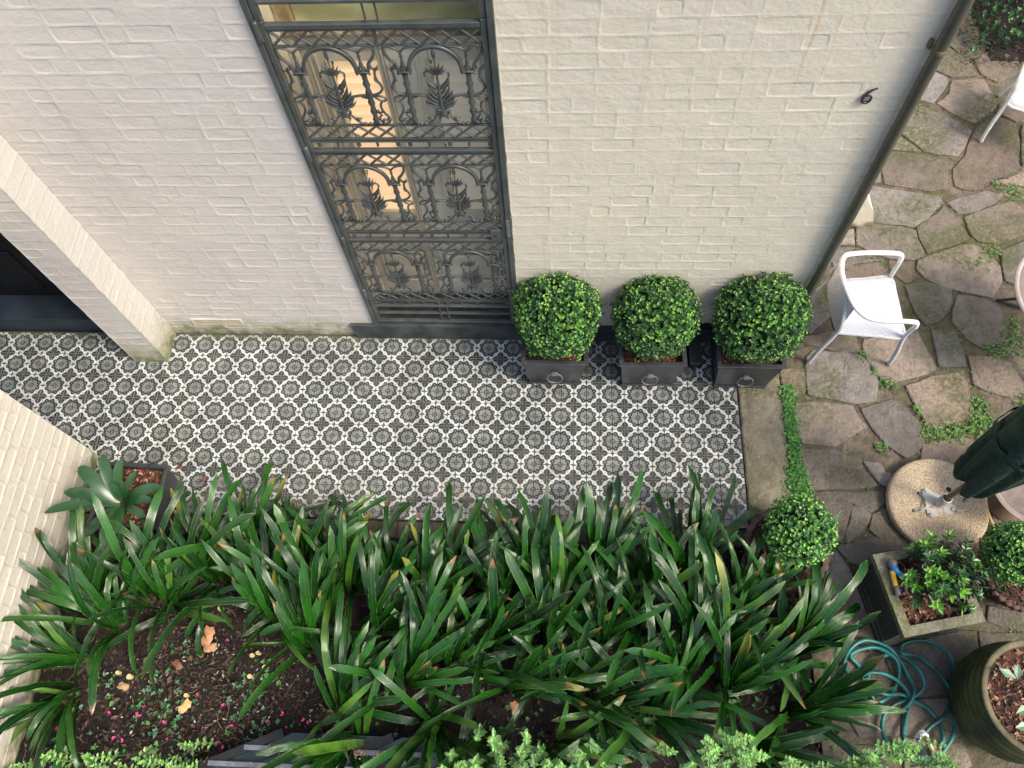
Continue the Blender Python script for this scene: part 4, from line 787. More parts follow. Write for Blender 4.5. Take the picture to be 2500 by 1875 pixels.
PLACES = ['against the boundary wall', 'below the bromeliad pot', 'in front of the bare soil by the tiles', 'between the bromeliad and the bare soil', 'left of the bare soil against the wall', 'trailing over the left wall foot', 'arching onto the tiles right of the bromeliad',
 'at the right edge of the bare soil', 'above the dark metal grate', 'along the tiles under the first pot', 'nearest the tile edge left of centre', 'with broad leaves pointing right above the grate', 'in the middle of the bed left of centre', 'arching over the tiles at the centre',
 'in the centre of the bed', 'low in the centre of the bed leaning right', 'arching over the tiles below the middle planter', 'in the thick of the bed right of centre', 'with pale young leaves near the tiles', 'low in front right of centre over dark soil', 'as a star shape over the dark gap in the bed',
 'tall and dark right of centre', 'behind the light green shrub', 'overhanging the tile edge at the right', 'beside the terracotta pot', 'touching the small box ball', 'leaning towards the stone trough', 'at the right end spreading over the hose', 'low at the right front edge', 'sprawling left over the grate', 'drooping over the far end of the grate',
 'low behind the centre shrub', 'low between the two light green shrubs', 'filling the left centre of the bed', 'filling the right centre behind the star shaped one', 'filling the middle of the bed']
LOOK = ['dark glossy strap-leaved clump', 'arching strap-leaved clump', 'chewed strap-leaved clump', 'dense strap-leaved clump']
CLIVIA += [(.56, -2.25, 100, 60, 14), (1.02, -2.02, 85, 60, 12), (2.52, -2.42, 60, 80, 14), (2.22, -2.72, 20, 80, 12), (1.32, -2.45, 80, 70, 14), (2.84, -2.02, 85, 60, 14), (1.80, -2.18, 80, 60, 14), (3.28, -2.45, 75, 60, 14), (.40, -1.92, 90, 50, 12), (3.05, -2.62, 110, 80, 12), (.10, -1.98, 100, 50, 12), (-.92, -2.42, 130, 60, 14), (-.58, -2.28, 60, 70, 14), (.22, -2.34, 110, 60, 14), (2.2, -2.15, 95, 60, 14)]
PLACES += ['behind the bare soil edge', 'near the tiles left of centre', 'right of centre in the second row', 'low right of centre in the third row', 'in the middle row left of centre', 'near the tiles right of centre', 'in the second row at the centre', 'in the second row at the right', 'at the tiles above the bare soil', 'left beside the star shaped one', 'at the tiles above the left end of the bare soil', 'left of the bare soil in the second row', 'above the top edge of the bare soil', 'at the top right edge of the bare soil', 'in the second row below the middle planter']
for i, (x, y, az, sp, n) in enumerate(CLIVIA):
    t = thing('strap_leaf_plant', LOOK[i % 4]+' '+PLACES[i], 'plant', (x, y, -0.04), 0, 'strap-leaved clumps filling the garden bed'); rg = random.Random(500+i)
    n = int(n*1.5); fr = 0.92 if y > -2.06 else 1.0; t.location.y -= .07 if y > -2.06 else 0
    for k in range(n):
        a = az+rg.uniform(-sp, sp)*.9
        if k % 7 == 0 and sp < 170: a = az+180+rg.uniform(-60, 60) if rg.random() < .6 else az+rg.uniform(-110, 110)
        inner = k/n; sc = rg.uniform(0.76, 1.16) if k % 5 else rg.uniform(0.6, 0.95)
        o = mk('leaf', SL[rg.randrange(26)], t, (rg.gauss(0, .025), rg.gauss(0, .025), rg.uniform(0, .02)), (rg.gauss(0, .06), (rg.uniform(-.30, .42) if abs(sp) < 170 else rg.uniform(0, .6)), radians(a)), (sc*fr, sc*rg.uniform(.85, 1.15), sc*fr*rg.uniform(.85, 1.05)))
    m = MB()
    for q in range(5): tube(m, [(rg.gauss(0, .02), rg.gauss(0, .02), 0), (rg.gauss(0, .03), rg.gauss(0, .03), 0.09)], [0.022, 0.012], 6)
    m.obj('crown', TERRA if i % 3 else SOIL, t)
# bromeliad in its square pot
t = thing('square_planter', 'dark metal square planter holding the broad-leaved bromeliad at the left wall', 'planter', (-0.93, -1.535, -0.03), radians(-2), 'dark square planters')
planter_mesh(0.40, 0.46, 0.37).obj('body', STEEL, t); m = MB(); q = 0.242
for (x0, x1, y0, y1) in ((-q, q, -q, -q+.03), (-q, q, q-.03, q), (-q, -q+.03, -q+.03, q-.03), (q-.03, q, -q+.03, q-.03)): box(m, x0, x1, y0, y1, 0.37, 0.386, 0.004)
m.obj('rim', STEEL, t); m = MB(); q = .21; m.face([(-q, -q, .325), (q, -q, .325), (q, q, .325), (-q, q, .325)]); m.obj('mulch', MULCH, t)
m = MB(); chips(m, 420, lambda: (R.uniform(-q, q), R.uniform(-q, q)), .326, 0.036, [(.12, .04, .028), (.20, .08, .05), (.06, .024, .017), (.35, .2, .13)], 0.7); m.obj('bark_chips', LITTER, t)['kind'] = 'stuff'
t = thing('bromeliad', 'broad-leaved green bromeliad rosette in the dark pot by the left wall', 'bromeliad', (-0.955, -1.60, 0.33))
for k, (a, L, w, e, dr) in enumerate(((118, .33, .085, 48, 55), (88, .30, .07, 62, 60), (55, .24, .06, 55, 60), (22, .30, .085, 40, 70), (2, .26, .07, 45, 70), (-28, .24, .065, 38, 60), (-95, .30, .09, 35, 70), (-120, .28, .085, 30, 60), (-168, .44, .075, 38, 55), (172, .34, .09, 40, 45), (145, .36, .10, 42, 60), (100, .16, .06, 70, 30), (-60, .2, .06, 50, 50), (10, .15, .06, 70, 20))):
    m = strap_leaf(L*1.12, w*0.98, radians(e), radians(dr), 900+k, 0, 0.16, R.uniform(-.2, .2), 12, R.uniform(-.2, .2), 0.12, 0.3); o = m.obj('leaf', BROM, t, True, (0.02*cos(radians(a)), 0.02*sin(radians(a)), 0.02)); o.rotation_euler = (0, 0, radians(a))

# ---------------------------------------------------------------- soil litter, seedlings, petals
def bedpt():
    while True:
        x, y = R.uniform(-1.42, 4.05), R.uniform(-3.6, -1.72)
        return x, y
def barept():
    while True:
        x, y = R.gauss(-0.35, .55), R.uniform(-3.45, -2.1)
        if -1.42 < x < 0.75: return x, y
LC = [(.022, .015, .011), (.042, .024, .016), (.014, .011, .009), (.065, .040, .026), (.010, .008, .007), (.10, .072, .048), (.038, .018, .013)]
m = MB(); chips(m, 6500, barept, -0.028, 0.019, LC, 0.6); chips(m, 700, barept, -0.024, 0.045, LC, 0.6); chips(m, 6000, bedpt, -0.028, 0.030, LC, 0.6); chips(m, 260, barept, -0.02, 0.020, [(.30, .30, .26), (.38, .34, .28), (.16, .22, .16)], .4)
for _ in range(260):
    x, y = bedpt() if R.random() < .5 else barept(); a = R.uniform(0, 6.28); L = R.uniform(.04, .14); c = jc(R.choice([(.12, .07, .04), (.22, .16, .10), (.05, .03, .02)]), .3)
    q = len(m.v); tube(m, smoothp([(x, y, -.02), (x+cos(a)*L*.5, y+sin(a)*L*.5, R.uniform(-.015, .01)), (x+cos(a+.3)*L, y+sin(a+.3)*L, -.02)], 3), 0.0016, 4, c)
for _ in range(700):
    x, y = barept() if R.random() < .7 else bedpt(); s = R.uniform(.006, .022); v = [(R.gauss(1, .2)*a*s, R.gauss(1, .2)*b*s, R.gauss(1, .2)*c_*s*.7) for a, b, c_ in ((1,0,0),(-1,0,0),(0,1,0),(0,-1,0),(0,0,1),(0,0,-1))]
    m.add(v, [(0,2,4),(2,1,4),(1,3,4),(3,0,4),(2,0,5),(1,2,5),(3,1,5),(0,3,5)], jc(R.choice([(.012, .009, .008), (.022, .015, .012), (.008, .007, .007), (.035, .022, .016)]), .2), Matrix.Translation((x, y, -.026)))
o = m.obj('leaf_litter', LITTER); tag(o, 'brown mulch, bark chips and leaf scraps over the garden bed soil', 'leaf litter'); o['kind'] = 'stuff'
m = MB()
def seedl(x, y, z, s, c, n=None):
    ax = Vector((R.gauss(0, .25), R.gauss(0, .25), 1)); rosette(m, Vector((x, y, z)), ax, n or R.choice((4, 5, 6)), s, s*.6, c, 1.25, .3)
for _ in range(1700):
    x, y = barept()
    dens = noise.noise(Vector((x*3, y*3, 2)))+(-(y+2.75))*0.9-0.05
    if R.random() > 0.12+dens*0.9: continue
    seedl(x, y, -.02+R.uniform(0, .03), R.uniform(.012, .028), R.choice([(.045, .14, .05), (.06, .19, .04), (.08, .20, .11), (.03, .11, .03)]))
for _ in range(260):
    x, y = R.uniform(0.7, 4.05), R.uniform(-3.5, -2.6); seedl(x, y, -.02+R.uniform(0, .03), R.uniform(.014, .03), R.choice([(.045, .14, .05), (.06, .19, .04), (.08, .20, .11)]))
o = m.obj('seedlings', LEAFY); tag(o, 'scattered tiny green seedlings on the bare dark soil', 'seedlings'); o['kind'] = 'stuff'
PET = simple('pink_petal', (0.60, 0.05, 0.25), 0.5, 0.3, 0.2, 30)
pm = MB(); pm.add([(-.014, -.004, .002), (0, -.013, .006), (.014, -.006, .003), (.013, .008, .007), (0, .004, .001), (-.012, .010, .006)], [(0, 1, 4), (1, 2, 4), (2, 3, 4), (0, 4, 5)]); pm = pm.mesh('fallen_petal', PET)
for x, y in PETALS:
    for q in range(1):
        s = R.uniform(.65, 1.1); o = mk('fallen_petal', pm, None, (x+q*.018, y+q*.012, -.008+q*.003), (R.uniform(-.5, .5), R.uniform(-.5, .5), R.uniform(0, 6.28)), (s, s, s)); tag(o, 'bright pink fallen petal on the dark garden soil', 'petal', 'pink petals on the soil')
STB = simple('cut_stem_pith', (0.50, 0.42, 0.20), 0.6, 0.3, 0.15, 60)
for k, (x, y) in enumerate(STUBS):
    m = MB(); r = R.uniform(.013, .021); lathe(m, [(r*.9, -.05), (r, 0.006), (r*.96, .012)], 14); disc(m, r*.96, .012, 14); o = m.obj('cut_stem', STB, None, False, (x, y, 0)); tag(o, 'pale yellow cut stem end standing in the dark soil', 'cut stem', 'cut stem ends in the soil')
def dryleaf(name, x, y, s, col, rz, label, z=0.0):
    m = MB(); pts = [(-.5, .06), (-.42, -.2), (-.1, -.27), (.1, -.24), (.22, -.32), (.46, -.12), (.40, .06), (.48, .22), (.2, .27), (-.05, .22), (-.3, .30)]
    n = len(pts); vs = [(0, 0, 0.02*s/.1)]+[(p[0]*s, p[1]*s, (0.12*abs(p[1])+0.05*sin(i*2.1))*s) for i, p in enumerate(pts)]
    m.add(vs, [(0, 1+i, 1+(i+1) % n) for i in range(n)]); o = m.obj(name, simple('dry_leaf_'+str(len(bpy.data.materials)), col, .55, .4, .25, 25), None, True, (x, y, z)); o.rotation_euler = (.1, -.1, rz); tag(o, label, 'dead leaf')
dryleaf('dry_leaf', DRY[0][0], DRY[0][1], .15, (.36, .17, .08), 1.4, 'large orange-brown dead leaf on the black soil', 0.01)
dryleaf('dry_leaf', DRY[1][0]+.02, DRY[1][1]-.01, .11, (.42, .22, .11), .2, 'smaller tan dead leaf lying under the tip of the large orange-brown one', 0.004)
dryleaf('dry_leaf', DRY[2][0], DRY[2][1], .09, (.14, .06, .035), 2.4, 'dark reddish dead leaf on soil left of the large orange-brown one')
dryleaf('dry_leaf', DRY[3][0], DRY[3][1], .11, (.50, .30, .13), .9, 'curled yellow-tan dead leaf among the seedlings')
dryleaf('dry_leaf', DRY[4][0], DRY[4][1], .09, (.30, .20, .11), 2.9, 'beige dead leaf below the two cut stems on the left')
dryleaf('dry_leaf', 1.93, -2.86, .10, (.33, .17, .08), 1.9, 'pinkish brown dead leaf caught among the strap leaves at front centre', .16)
dryleaf('dry_leaf', -0.77, -1.20, .05, (.12, .06, .02), .1, 'small brown leaf scrap on the tiles above the bromeliad', .004)
dryleaf('dry_leaf', -0.56, -1.29, .05, (.20, .06, .03), 1.3, 'small reddish leaf scrap on the tiles at the corner of the bromeliad pot', .004)

# ground cover strip and moss in the joints
m = MB()
for _ in range(2600):
    y = R.uniform(-1.62, -0.42); x = R.gauss(3.965, .022+0.02*(y < -1.1)); 
    seedl(x, y, R.uniform(0, .03), R.uniform(.010, .02), R.choice([(.05, .17, .03), (.08, .25, .04), (.035, .12, .025), (.12, .30, .06)]))
o = m.obj('ground_cover', LEAFY); tag(o, 'strip of bright green creeping ground cover along the kerb stone', 'ground cover'); o['kind'] = 'stuff'
m = MB()
SPOTS = []
for (x, y, r, n) in MOSSY:
    for _ in range(n):
        a = R.uniform(0, 6.28); q = r*sqrt(R.random()); px, py = x+q*cos(a), y+q*sin(a)
        if any(inpoly(px, py, P) for P in STONES) and R.random() < .75: continue
        seedl(px, py, R.uniform(-.005, .018), R.uniform(.007, .017), R.choice([(.07, .20, .03), (.11, .24, .04), (.045, .13, .025), (.16, .24, .05)]))
cnt = 0
while cnt < 3200:
    P = R.choice(STONES); i = R.randrange(len(P)); a, b = Vector(P[i]), Vector(P[(i+1) % len(P)]); q = a.lerp(b, R.random())+Vector((R.gauss(0, .018), R.gauss(0, .018))); cnt += 1
    if noise.noise(Vector((q.x*1.7, q.y*1.7, 4)))+0.1*noise.noise(Vector((q.x*8, q.y*8, 1))) < 0.04 or any(inpoly(q.x, q.y, S_) for S_ in STONES): continue
    seedl(q.x, q.y, R.uniform(-.006, .010), R.uniform(.006, .014), R.choice([(.06, .16, .03), (.10, .20, .04), (.045, .11, .025), (.12, .15, .04)]), 4)
o = m.obj('joint_weeds', LEAFY); tag(o, 'tiny weeds and moss growing in the joints of the flagstones', 'weeds'); o['kind'] = 'stuff'
m = MB(); 
for _ in range(2600):
    P = R.choice(STONES); i = R.randrange(len(P)); a, b = Vector(P[i]), Vector(P[(i+1) % len(P)]); q = a.lerp(b, R.random())+Vector((R.gauss(0, .02), R.gauss(0, .02)))
    if any(inpoly(q.x, q.y, S_) for S_ in STONES): continue
    chips(m, 1, lambda: (q.x, q.y), -0.008, .014, [(.05, .035, .02), (.12, .08, .04), (.20, .14, .09), (.03, .025, .015)], .5)
o = m.obj('joint_debris', LITTER); tag(o, 'crumbs of soil and bark lying in the joints of the flagstones', 'debris'); o['kind'] = 'stuff'

# ---------------------------------------------------------------- white woven armchairs
def make_chair(label, x, y, rz):
    t = thing('armchair', label, 'chair', (x, y, 0), rz, 'white woven garden armchairs')
    rl = MB(); half = [(.300, .275, .0), (.285, .280, .25), (.262, .285, .50), (.262, .288, .62), (.245, .290, .69), (.17, .292, .715), (0, .290, .725), (-.12, .270, .745), (-.21, .215, .80), (-.265, .12, .85)]
    path = half+[(-.285, 0, .865)]+[(a, -b, c) for a, b, c in half[::-1]]
    top = [p for p in path if p[2] >= .60]
    tube(rl, smoothp(top, 6), 0.0185, 10); rl.obj('arm_rail', WHITEP, t, True)
    for s in (1, -1):
        m = MB(); tube(m, smoothp([(.305, s*.275, 0), (.288, s*.279, .22), (.258, s*.268, .44), (.262, s*.284, .62)], 6), 0.0165, 10); lg = m.obj('leg', WEAVE, t, True)
        m = MB(); lathe(m, [(0.0001, 0), (0.018, 0.001), (0.019, 0.022), (0.017, .024)], 10, (.305, s*.275)); m.obj('foot_cap', GALV, lg, True)
        m = MB(); tube(m, smoothp([(-.315, s*.255, 0), (-.285, s*.245, .18), (-.225, s*.225, .43), (-.235, s*.22, .60), (-.262, s*.13, .83)], 6), 0.0165, 10); lg = m.obj('leg', WEAVE, t, True)
        m = MB(); lathe(m, [(0.0001, 0), (0.018, 0.001), (0.019, 0.022), (0.017, .024)], 10, (-.315, s*.255)); m.obj('foot_cap', GALV, lg, True)
    m = MB(); nx, ny = 12, 12; vs = []
    for j in range(ny+1):
        for i in range(nx+1):
            u, v = i/nx, j/ny*2-1; xx = -.225+u*.475+0.018*(1-v*v)*(u > .9); hw = .225+.04*u; vs.append((xx, v*hw, .445-.020*(1-v*v)*sin(pi*min(1, u*1.05))-.012*max(0, u-.9)*10*.6))
    f1 = [(j*(nx+1)+i, j*(nx+1)+i+1, (j+1)*(nx+1)+i+1, (j+1)*(nx+1)+i) for j in range(ny) for i in range(nx)]
    n = len(vs); vs += [(a, b, c-.022) for a, b, c in vs]; fs = f1+[tuple(q+n for q in f[::-1]) for f in f1]
    bd = [i for i in range(nx+1)]+[(j+1)*(nx+1)-1 for j in range(1, ny+1)]+[ny*(nx+1)+i for i in range(nx-1, -1, -1)]+[j*(nx+1) for j in range(ny-1, 0, -1)]
    fs += [(bd[(k+1) % len(bd)], bd[k], bd[k]+n, bd[(k+1) % len(bd)]+n) for k in range(len(bd))]
    m.add(vs, fs); m.obj('seat', WEAVE, t, True)
    m = MB(); tube(m, smoothp([(-.225, .225, .435), (.05, .25, .43), (.25, .262, .425), (.272, .12, .42), (.272, -.12, .42), (.25, -.262, .425), (.05, -.25, .43), (-.225, -.225, .435)], 5), 0.013, 8); m.obj('seat_frame', WEAVE, t, True)
    m = MB(); vs = []; nu, nv = 14, 8
    for i in range(nu+1):
        a = -1+2*i/nu; tp = Vector((-.285+.022*abs(a)**2*1+.065*abs(a)**3, a*.215, .862-.05*abs(a)**2.2)); bt_ = Vector((-.218-.02*(1-a*a), a*.212, .435))
        for j in range(nv+1):
            v = j/nv; p = bt_.lerp(tp, v); p.x -= 0.02*sin(pi*v)*(1-a*a); vs.append(p)
    f1 = [(i*(nv+1)+j, i*(nv+1)+j+1, (i+1)*(nv+1)+j+1, (i+1)*(nv+1)+j) for i in range(nu) for j in range(nv)]; n = len(vs); vs += [p+Vector((-.012, 0, 0)) for p in vs]
    m.add(vs, f1+[tuple(q+n for q in f[::-1]) for f in f1]); m.obj('backrest', WEAVE, t, True)
    return t
c1 = make_chair('white woven resin armchair standing on the flagstones beside the wall corner', 4.475, 0.055, radians(1))
c2 = make_chair('white woven armchair cut off by the top right edge of the picture', 6.33, 2.22, radians(-115))

# round table on a folding black frame at the right edge
tb = thing('round_table', 'round pale-rimmed table on a black folding frame at the right edge', 'table', (5.93, -0.02, 0))
WOODT = simple('table_top', (0.22, 0.165, 0.14), 0.3, 0.5, 0.15, 5)
m = MB(); lathe(m, [(0.0001, .735), (.46, .735)], 48); m.obj('tabletop', WOODT, tb); m = MB(); lathe(m, [(.455, .715), (.485, .715), (.497, .722), (.5, .732), (.495, .742), (.478, .744), (.468, .740), (.462, .734)], 48); m.obj('rim', simple('table_rim', (.33, .28, .25), .3, .5, .1, 10), tb, True)
BLK = simple('black_tube', (.018, .018, .02), .4, .5, .2, 10)
for a, b in (((-.20, .40, .012), (.45, .18, .012)), ((-.20, .40, .012), (.10, .05, .71)), ((.45, .18, .012), (.2, -.35, .71)), ((-.12, -.36, .012), (.3, -.42, .012)), ((-.12, -.36, .012), (.15, .3, .71))):
    m = MB(); tube(m, [a, b], 0.0125, 8); m.obj('leg', BLK, tb, True)

# parasol and its base
pb = thing('umbrella_stand', 'round pebble-faced concrete parasol base on the flagstones', 'umbrella stand', (4.922, -1.378, 0.008))
m = MB(); lathe(m, [(.33, 0), (.345, .01), (.352, .03), (.350, .062), (.340, .074), (.32, .078), (.0001, .079)], 64); m.obj('disc', PEBB, pb, True)
RUSTM = Mat('rusty_plate', .5, .5); RUSTM.base(RUSTM.mix(RUSTM.ss(RUSTM.noise(14, 4), .52, .66), (.42, .41, .36), (.30, .13, .06))); RUSTM = RUSTM.m
m = MB(); P = [(-.105, .10), (-.075, .115), (.055, .035), (.11, -.02), (.105, -.07), (-.075, -.105), (-.095, -.095)]; n = len(P)
m.add([(p[0], p[1], .080) for p in P]+[(p[0], p[1], .089) for p in P], [tuple(range(n))[::-1] if 0 else tuple(range(n, 2*n))[::-1]]+[(i, (i+1) % n, n+(i+1) % n, n+i) for i in range(n)]); pl = m.obj('plate', RUSTM, pb)
for x, y in ((-.085, .092), (-.078, -.085), (.082, -.042)):
    m = MB(); lathe(m, [(.014, .089), (.014, .093), (.009, .094), (.009, .102), (.0001, .103)], 8, (x, y)); m.obj('bolt', GALV, pl, True)
m = MB(); lathe(m, [(.036, .085), (.036, .22), (.031, .223), (.029, .22)], 16); m.obj('sleeve', GALV, pb, True)
for cxy, a0, a1 in (((-.155, .01), 60, -120), ((.13, .02), -150, 10)):
    pts = [(cxy[0]+.058*cos(radians(a0+(a1-a0)*k/10))*1.0, cxy[1]+.075*sin(radians(a0+(a1-a0)*k/10)), .079+.03*sin(pi*k/10)) for k in range(11)]
    m = MB(); tube(m, pts, .0055, 6); m.obj('rope_handle', GALV, pb, True)
    for q in (pts[0], pts[-1]): m = MB(); lathe(m, [(.0001, .0798), (.013, .0796)], 10, (q[0], q[1])); m.obj('hole', BLACK, pb)
m = MB(); lathe(m, [(.0001, .0802), (.019, .0800)], 10, (.09, .11)); m.obj('hole', BLACK, pb)
um = thing('parasol', 'closed dark green parasol standing in the pebble base', 'parasol', (4.922, -1.378, 0.10))
m = MB(); tube(m, [(0, 0, 0), (0, 0, 2.75)], .0205, 12); m.obj('pole', POLE, um, True)
m = MB(); prof = [(.035, .46), (.115, .47), (.135, .52), (.150, .62), (.165, .78), (.180, 1.0), (.185, 1.25), (.175, 1.5), (.15, 1.8), (.11, 2.15), (.07, 2.45), (.045, 2.62), (.02, 2.70)]
def fld(r, z, a):
    tw = a*8+z*1.6; k = (2.72-z)/2.3; return r*(1+0.13*sin(tw)*k+0.07*sin(a*3+z*3)+.05*sin(2*tw+1)*k)
vs = []; NN = 96
for i, (r, z) in enumerate(prof):
    for k in range(NN):
        a = 2*pi*k/NN; rr = fld(r, z, a); zz = z+(0.075*sin(a*4+0.6)+.035*sin(a*8) if i < 3 else (0.03*sin(a*4+.6) if i == 3 else 0)); vs.append((rr*cos(a), rr*sin(a), zz+0.06))
m.add(vs, [(i*NN+k, i*NN+(k+1) % NN, (i+1)*NN+(k+1) % NN, (i+1)*NN+k) for i in range(len(prof)-1) for k in range(NN)]); cn = m.obj('canopy', CANV, um, True)
a = radians(150); rr = .172
m = MB(); vs = [(rr*1.12*cos(a+da)*1.0, rr*1.12*sin(a+da), z) for da, z in ((-.14, .80), (.14, .78), (.14, .83), (-.14, .85))]; m.add(vs, [(0, 1, 2, 3)]); m.obj('label_tag', simple('grey_tag', (.30, .34, .30), .5, .4), cn)
m = MB(); lathe(m, [(.205, 1.20), (.21, 1.21), (.21, 1.24), (.205, 1.25)], 40, f=lambda r, z, a: r*(1+.03*sin(a*8))); m.obj('tie_strap', CANV, cn, True)

# shallow terracotta bowl table under the parasol
bw = thing('bird_bath', 'shallow brown bowl with a pale ribbed rim behind the parasol', 'bowl', (5.445, -1.325, 0))
m = MB(); lathe(m, [(.15, .0), (.16, .02), (.07, .06), (.05, .18), (.06, .28), (.18, .33), (.285, .385), (.30, .40)], 40); m.obj('pedestal', simple('bowl_clay', (.14, .10, .075), .6, .4, .2, 9), bw, True)
m = MB(); lathe(m, [(.30, .40), (.304, .406), (.298, .412), (.290, .405), (.284, .41), (.276, .403), (.268, .398), (.255, .392)], 48); m.obj('rim', simple('bowl_rim', (.24, .185, .15), .4, .5, .15, 12), bw, True)
m = MB(); lathe(m, [(.256, .392), (.12, .386), (.0001, .384)], 40); m.obj('basin', simple('bowl_inside', (.15, .12, .10), .25, .5, .25, 7, .004, 30), bw, True)
# yellow hose-like pipe beside the base
m = MB(); tube(m, smoothp([(5.36, -1.05, .02), (5.30, -1.25, .02), (5.285, -1.42, .02), (5.34, -1.60, .02), (5.40, -1.72, .02)], 6), .013, 10); tag(m.obj('garden_pipe', simple('yellow_pipe', (.55, .47, .20), .4, .5, .15, 10), None, True), 'pale yellow pipe curving past the right side of the parasol base', 'pipe')

# mossy square trough with shrub and watering gun
ang = atan2(0.115, 0.517); tx, ty = 4.590, -2.048
tr = thing('stone_trough', 'square mossy concrete trough with a dark plinth, holding a leafy shrub', 'planter', (tx, ty, 0), ang)
h, wd = .43, .268
m = MB(); a, b = .245, .235
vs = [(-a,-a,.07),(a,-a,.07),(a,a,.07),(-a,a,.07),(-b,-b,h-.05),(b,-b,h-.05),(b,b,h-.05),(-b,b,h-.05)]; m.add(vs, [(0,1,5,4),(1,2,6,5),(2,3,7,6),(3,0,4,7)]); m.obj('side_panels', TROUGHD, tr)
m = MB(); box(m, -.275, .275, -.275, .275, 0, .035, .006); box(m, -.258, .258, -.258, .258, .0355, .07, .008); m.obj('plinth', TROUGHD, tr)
m = MB(); i_ = wd-.062
for (x0, x1, y0, y1) in ((-wd, wd, -wd, -i_), (-wd, wd, i_, wd), (-wd, -i_, -i_, i_), (i_, wd, -i_, i_)): box(m, x0, x1, y0, y1, h-.052, h, .0)
m.obj('rim', TROUGH, tr)
m = MB(); m.face([(-i_-.01, -i_-.01, h-.075), (i_+.01, -i_-.01, h-.075), (i_+.01, i_+.01, h-.075), (-i_-.01, i_+.01, h-.075)]); m.obj('soil', MULCH, tr)
m = MB(); chips(m, 520, lambda: (R.uniform(-i_, i_), R.uniform(-i_, i_)), h-.073, .034, [(.13, .05, .03), (.22, .11, .06), (.06, .03, .02), (.38, .25, .14), (.10, .05, .03)], .6); m.obj('bark_chips', LITTER, tr)['kind'] = 'stuff'
sb = thing('leafy_shrub', 'shrub with whorls of bright green leaves growing in the stone trough', 'shrub', (4.60, -2.04, h-.07))
m = MB(); st = MB()
for k in range(46):
    a = R.uniform(0, 6.28); q = .26*sqrt(R.random()); tx_, ty_ = .10+q*cos(a)*1.15, .06+q*sin(a)*.95; tz = R.uniform(.20, .38)-q*.35; base = Vector((R.gauss(.02, .03), R.gauss(.0, .03), 0)); tip = Vector((tx_, ty_, tz)); mid = base.lerp(tip, .5)+Vector((0, 0, .04))
    pp = smoothp([base, mid, tip], 5); tube(st, pp, [.006-.003*i/len(pp) for i in range(len(pp))], 5)
    ax = (tip-mid).normalized()+Vector((0, 0, .5)); br = R.random() < .52
    rosette(m, tip, ax, 7, .058 if br else .048, .026, (.10, .26, .03) if br else (.03, .10, .02), 1.05, .2)
    if br: rosette(m, tip+Vector((0, 0, .008)), ax, 4, .03, .013, (.20, .42, .05), .6, .2)
    for q2 in range(3): rosette(m, tip-ax.normalized()*(.03+.028*q2), ax, 6, .05, .024, (.014, .05, .014), 1.35, .3)
m.obj('foliage', LEAFY, sb)['kind'] = 'stuff'; st.obj('stems', TERRA, sb, True)
wg = thing('watering_gun', 'blue and black hose gun with a yellow handle lying on the trough rim', 'hose gun', (4.372, -1.905, h+.004), radians(-78)); wg.scale = (1.1, 1.3, 1.3)
BLU = simple('blue_plastic', (.01, .17, .42), .35, .5, .1, 10); YEL = simple('yellow_plastic', (.80, .42, .03), .35, .5, .08, 10); GRYP = simple('grey_plastic', (.10, .09, .10), .4, .5, .1, 10)
m = MB(); tube(m, [(-.012, 0, .022), (.0, 0, .022), (.022, .0, .022)], [.024, .026, .022], 14); m.obj('nozzle', GRYP, wg, True); m = MB(); tube(m, smoothp([(.022, 0, .022), (.045, .004, .022), (.075, .022, .020), (.10, .034, .018)], 4), [.019]*5+[.015]*8, 12); m.obj('body', BLU, wg, True)
m = MB(); tube(m, [(.045, -.012, .018), (.13, -.020, .014)], .0125, 12); m.obj('handle', YEL, wg, True); m = MB(); tube(m, [(.131, -.020, .014), (.185, -.025, .013)], [.0135, .0155], 12); m.obj('hose_connector', GRYP, wg, True)
m = MB(); tube(m, smoothp([(.09, .032, .018), (.12, .028, .014), (.165, .022, .012), (.19, .026, .012)], 4), .0075, 8); m.obj('trigger', GRYP, wg, True)

# hose, tap
m = MB(); hp = [(x, y, .020+.016*(1+sin(i*1.3))+.012*((i*7) % 3)) for i, (x, y) in enumerate(HOSE)]
tube(m, smoothp(hp, 6), .0135, 8); tag(m.obj('garden_hose', HOSEM, None, True), 'tangled teal green garden hose on the flagstones below the stone trough', 'hose')
BRASS = simple('old_brass', (.30, .22, .13), .4, .5, .3, 30, .001, 80, .4)
tp = thing('garden_tap', 'old brass tap with a white collar on a grey post at the bottom right', 'tap', (4.475, -3.02, 0))
m = MB(); box(m, -.022, .022, -.022, .022, -.1, .30, .004); m.obj('post', GALV, tp); m = MB(); tube(m, smoothp([(0, 0, .30), (0, .0, .345), (-.012, .025, .37), (-.03, .06, .375), (-.04, .085, .355)], 5), .017, 12); m.obj('spout', BRASS, tp, True)
m = MB(); lathe(m, [(.022, .30), (.026, .315), (.022, .335)], 8); m.obj('nut', BRASS, tp); m = MB(); tube(m, [(-.038, .078, .362), (-.045, .098, .338)], .030, 16); m.obj('collar', WHITEP, tp, True)
m = MB(); tube(m, [(0, .01, .345), (.035, .01, .365)], .009, 8); tube(m, smoothp([(.04, .035, .37), (.037, .012, .372), (.046, -.018, .37)], 4), .0075, 8); m.obj('handle', BRASS, tp, True)

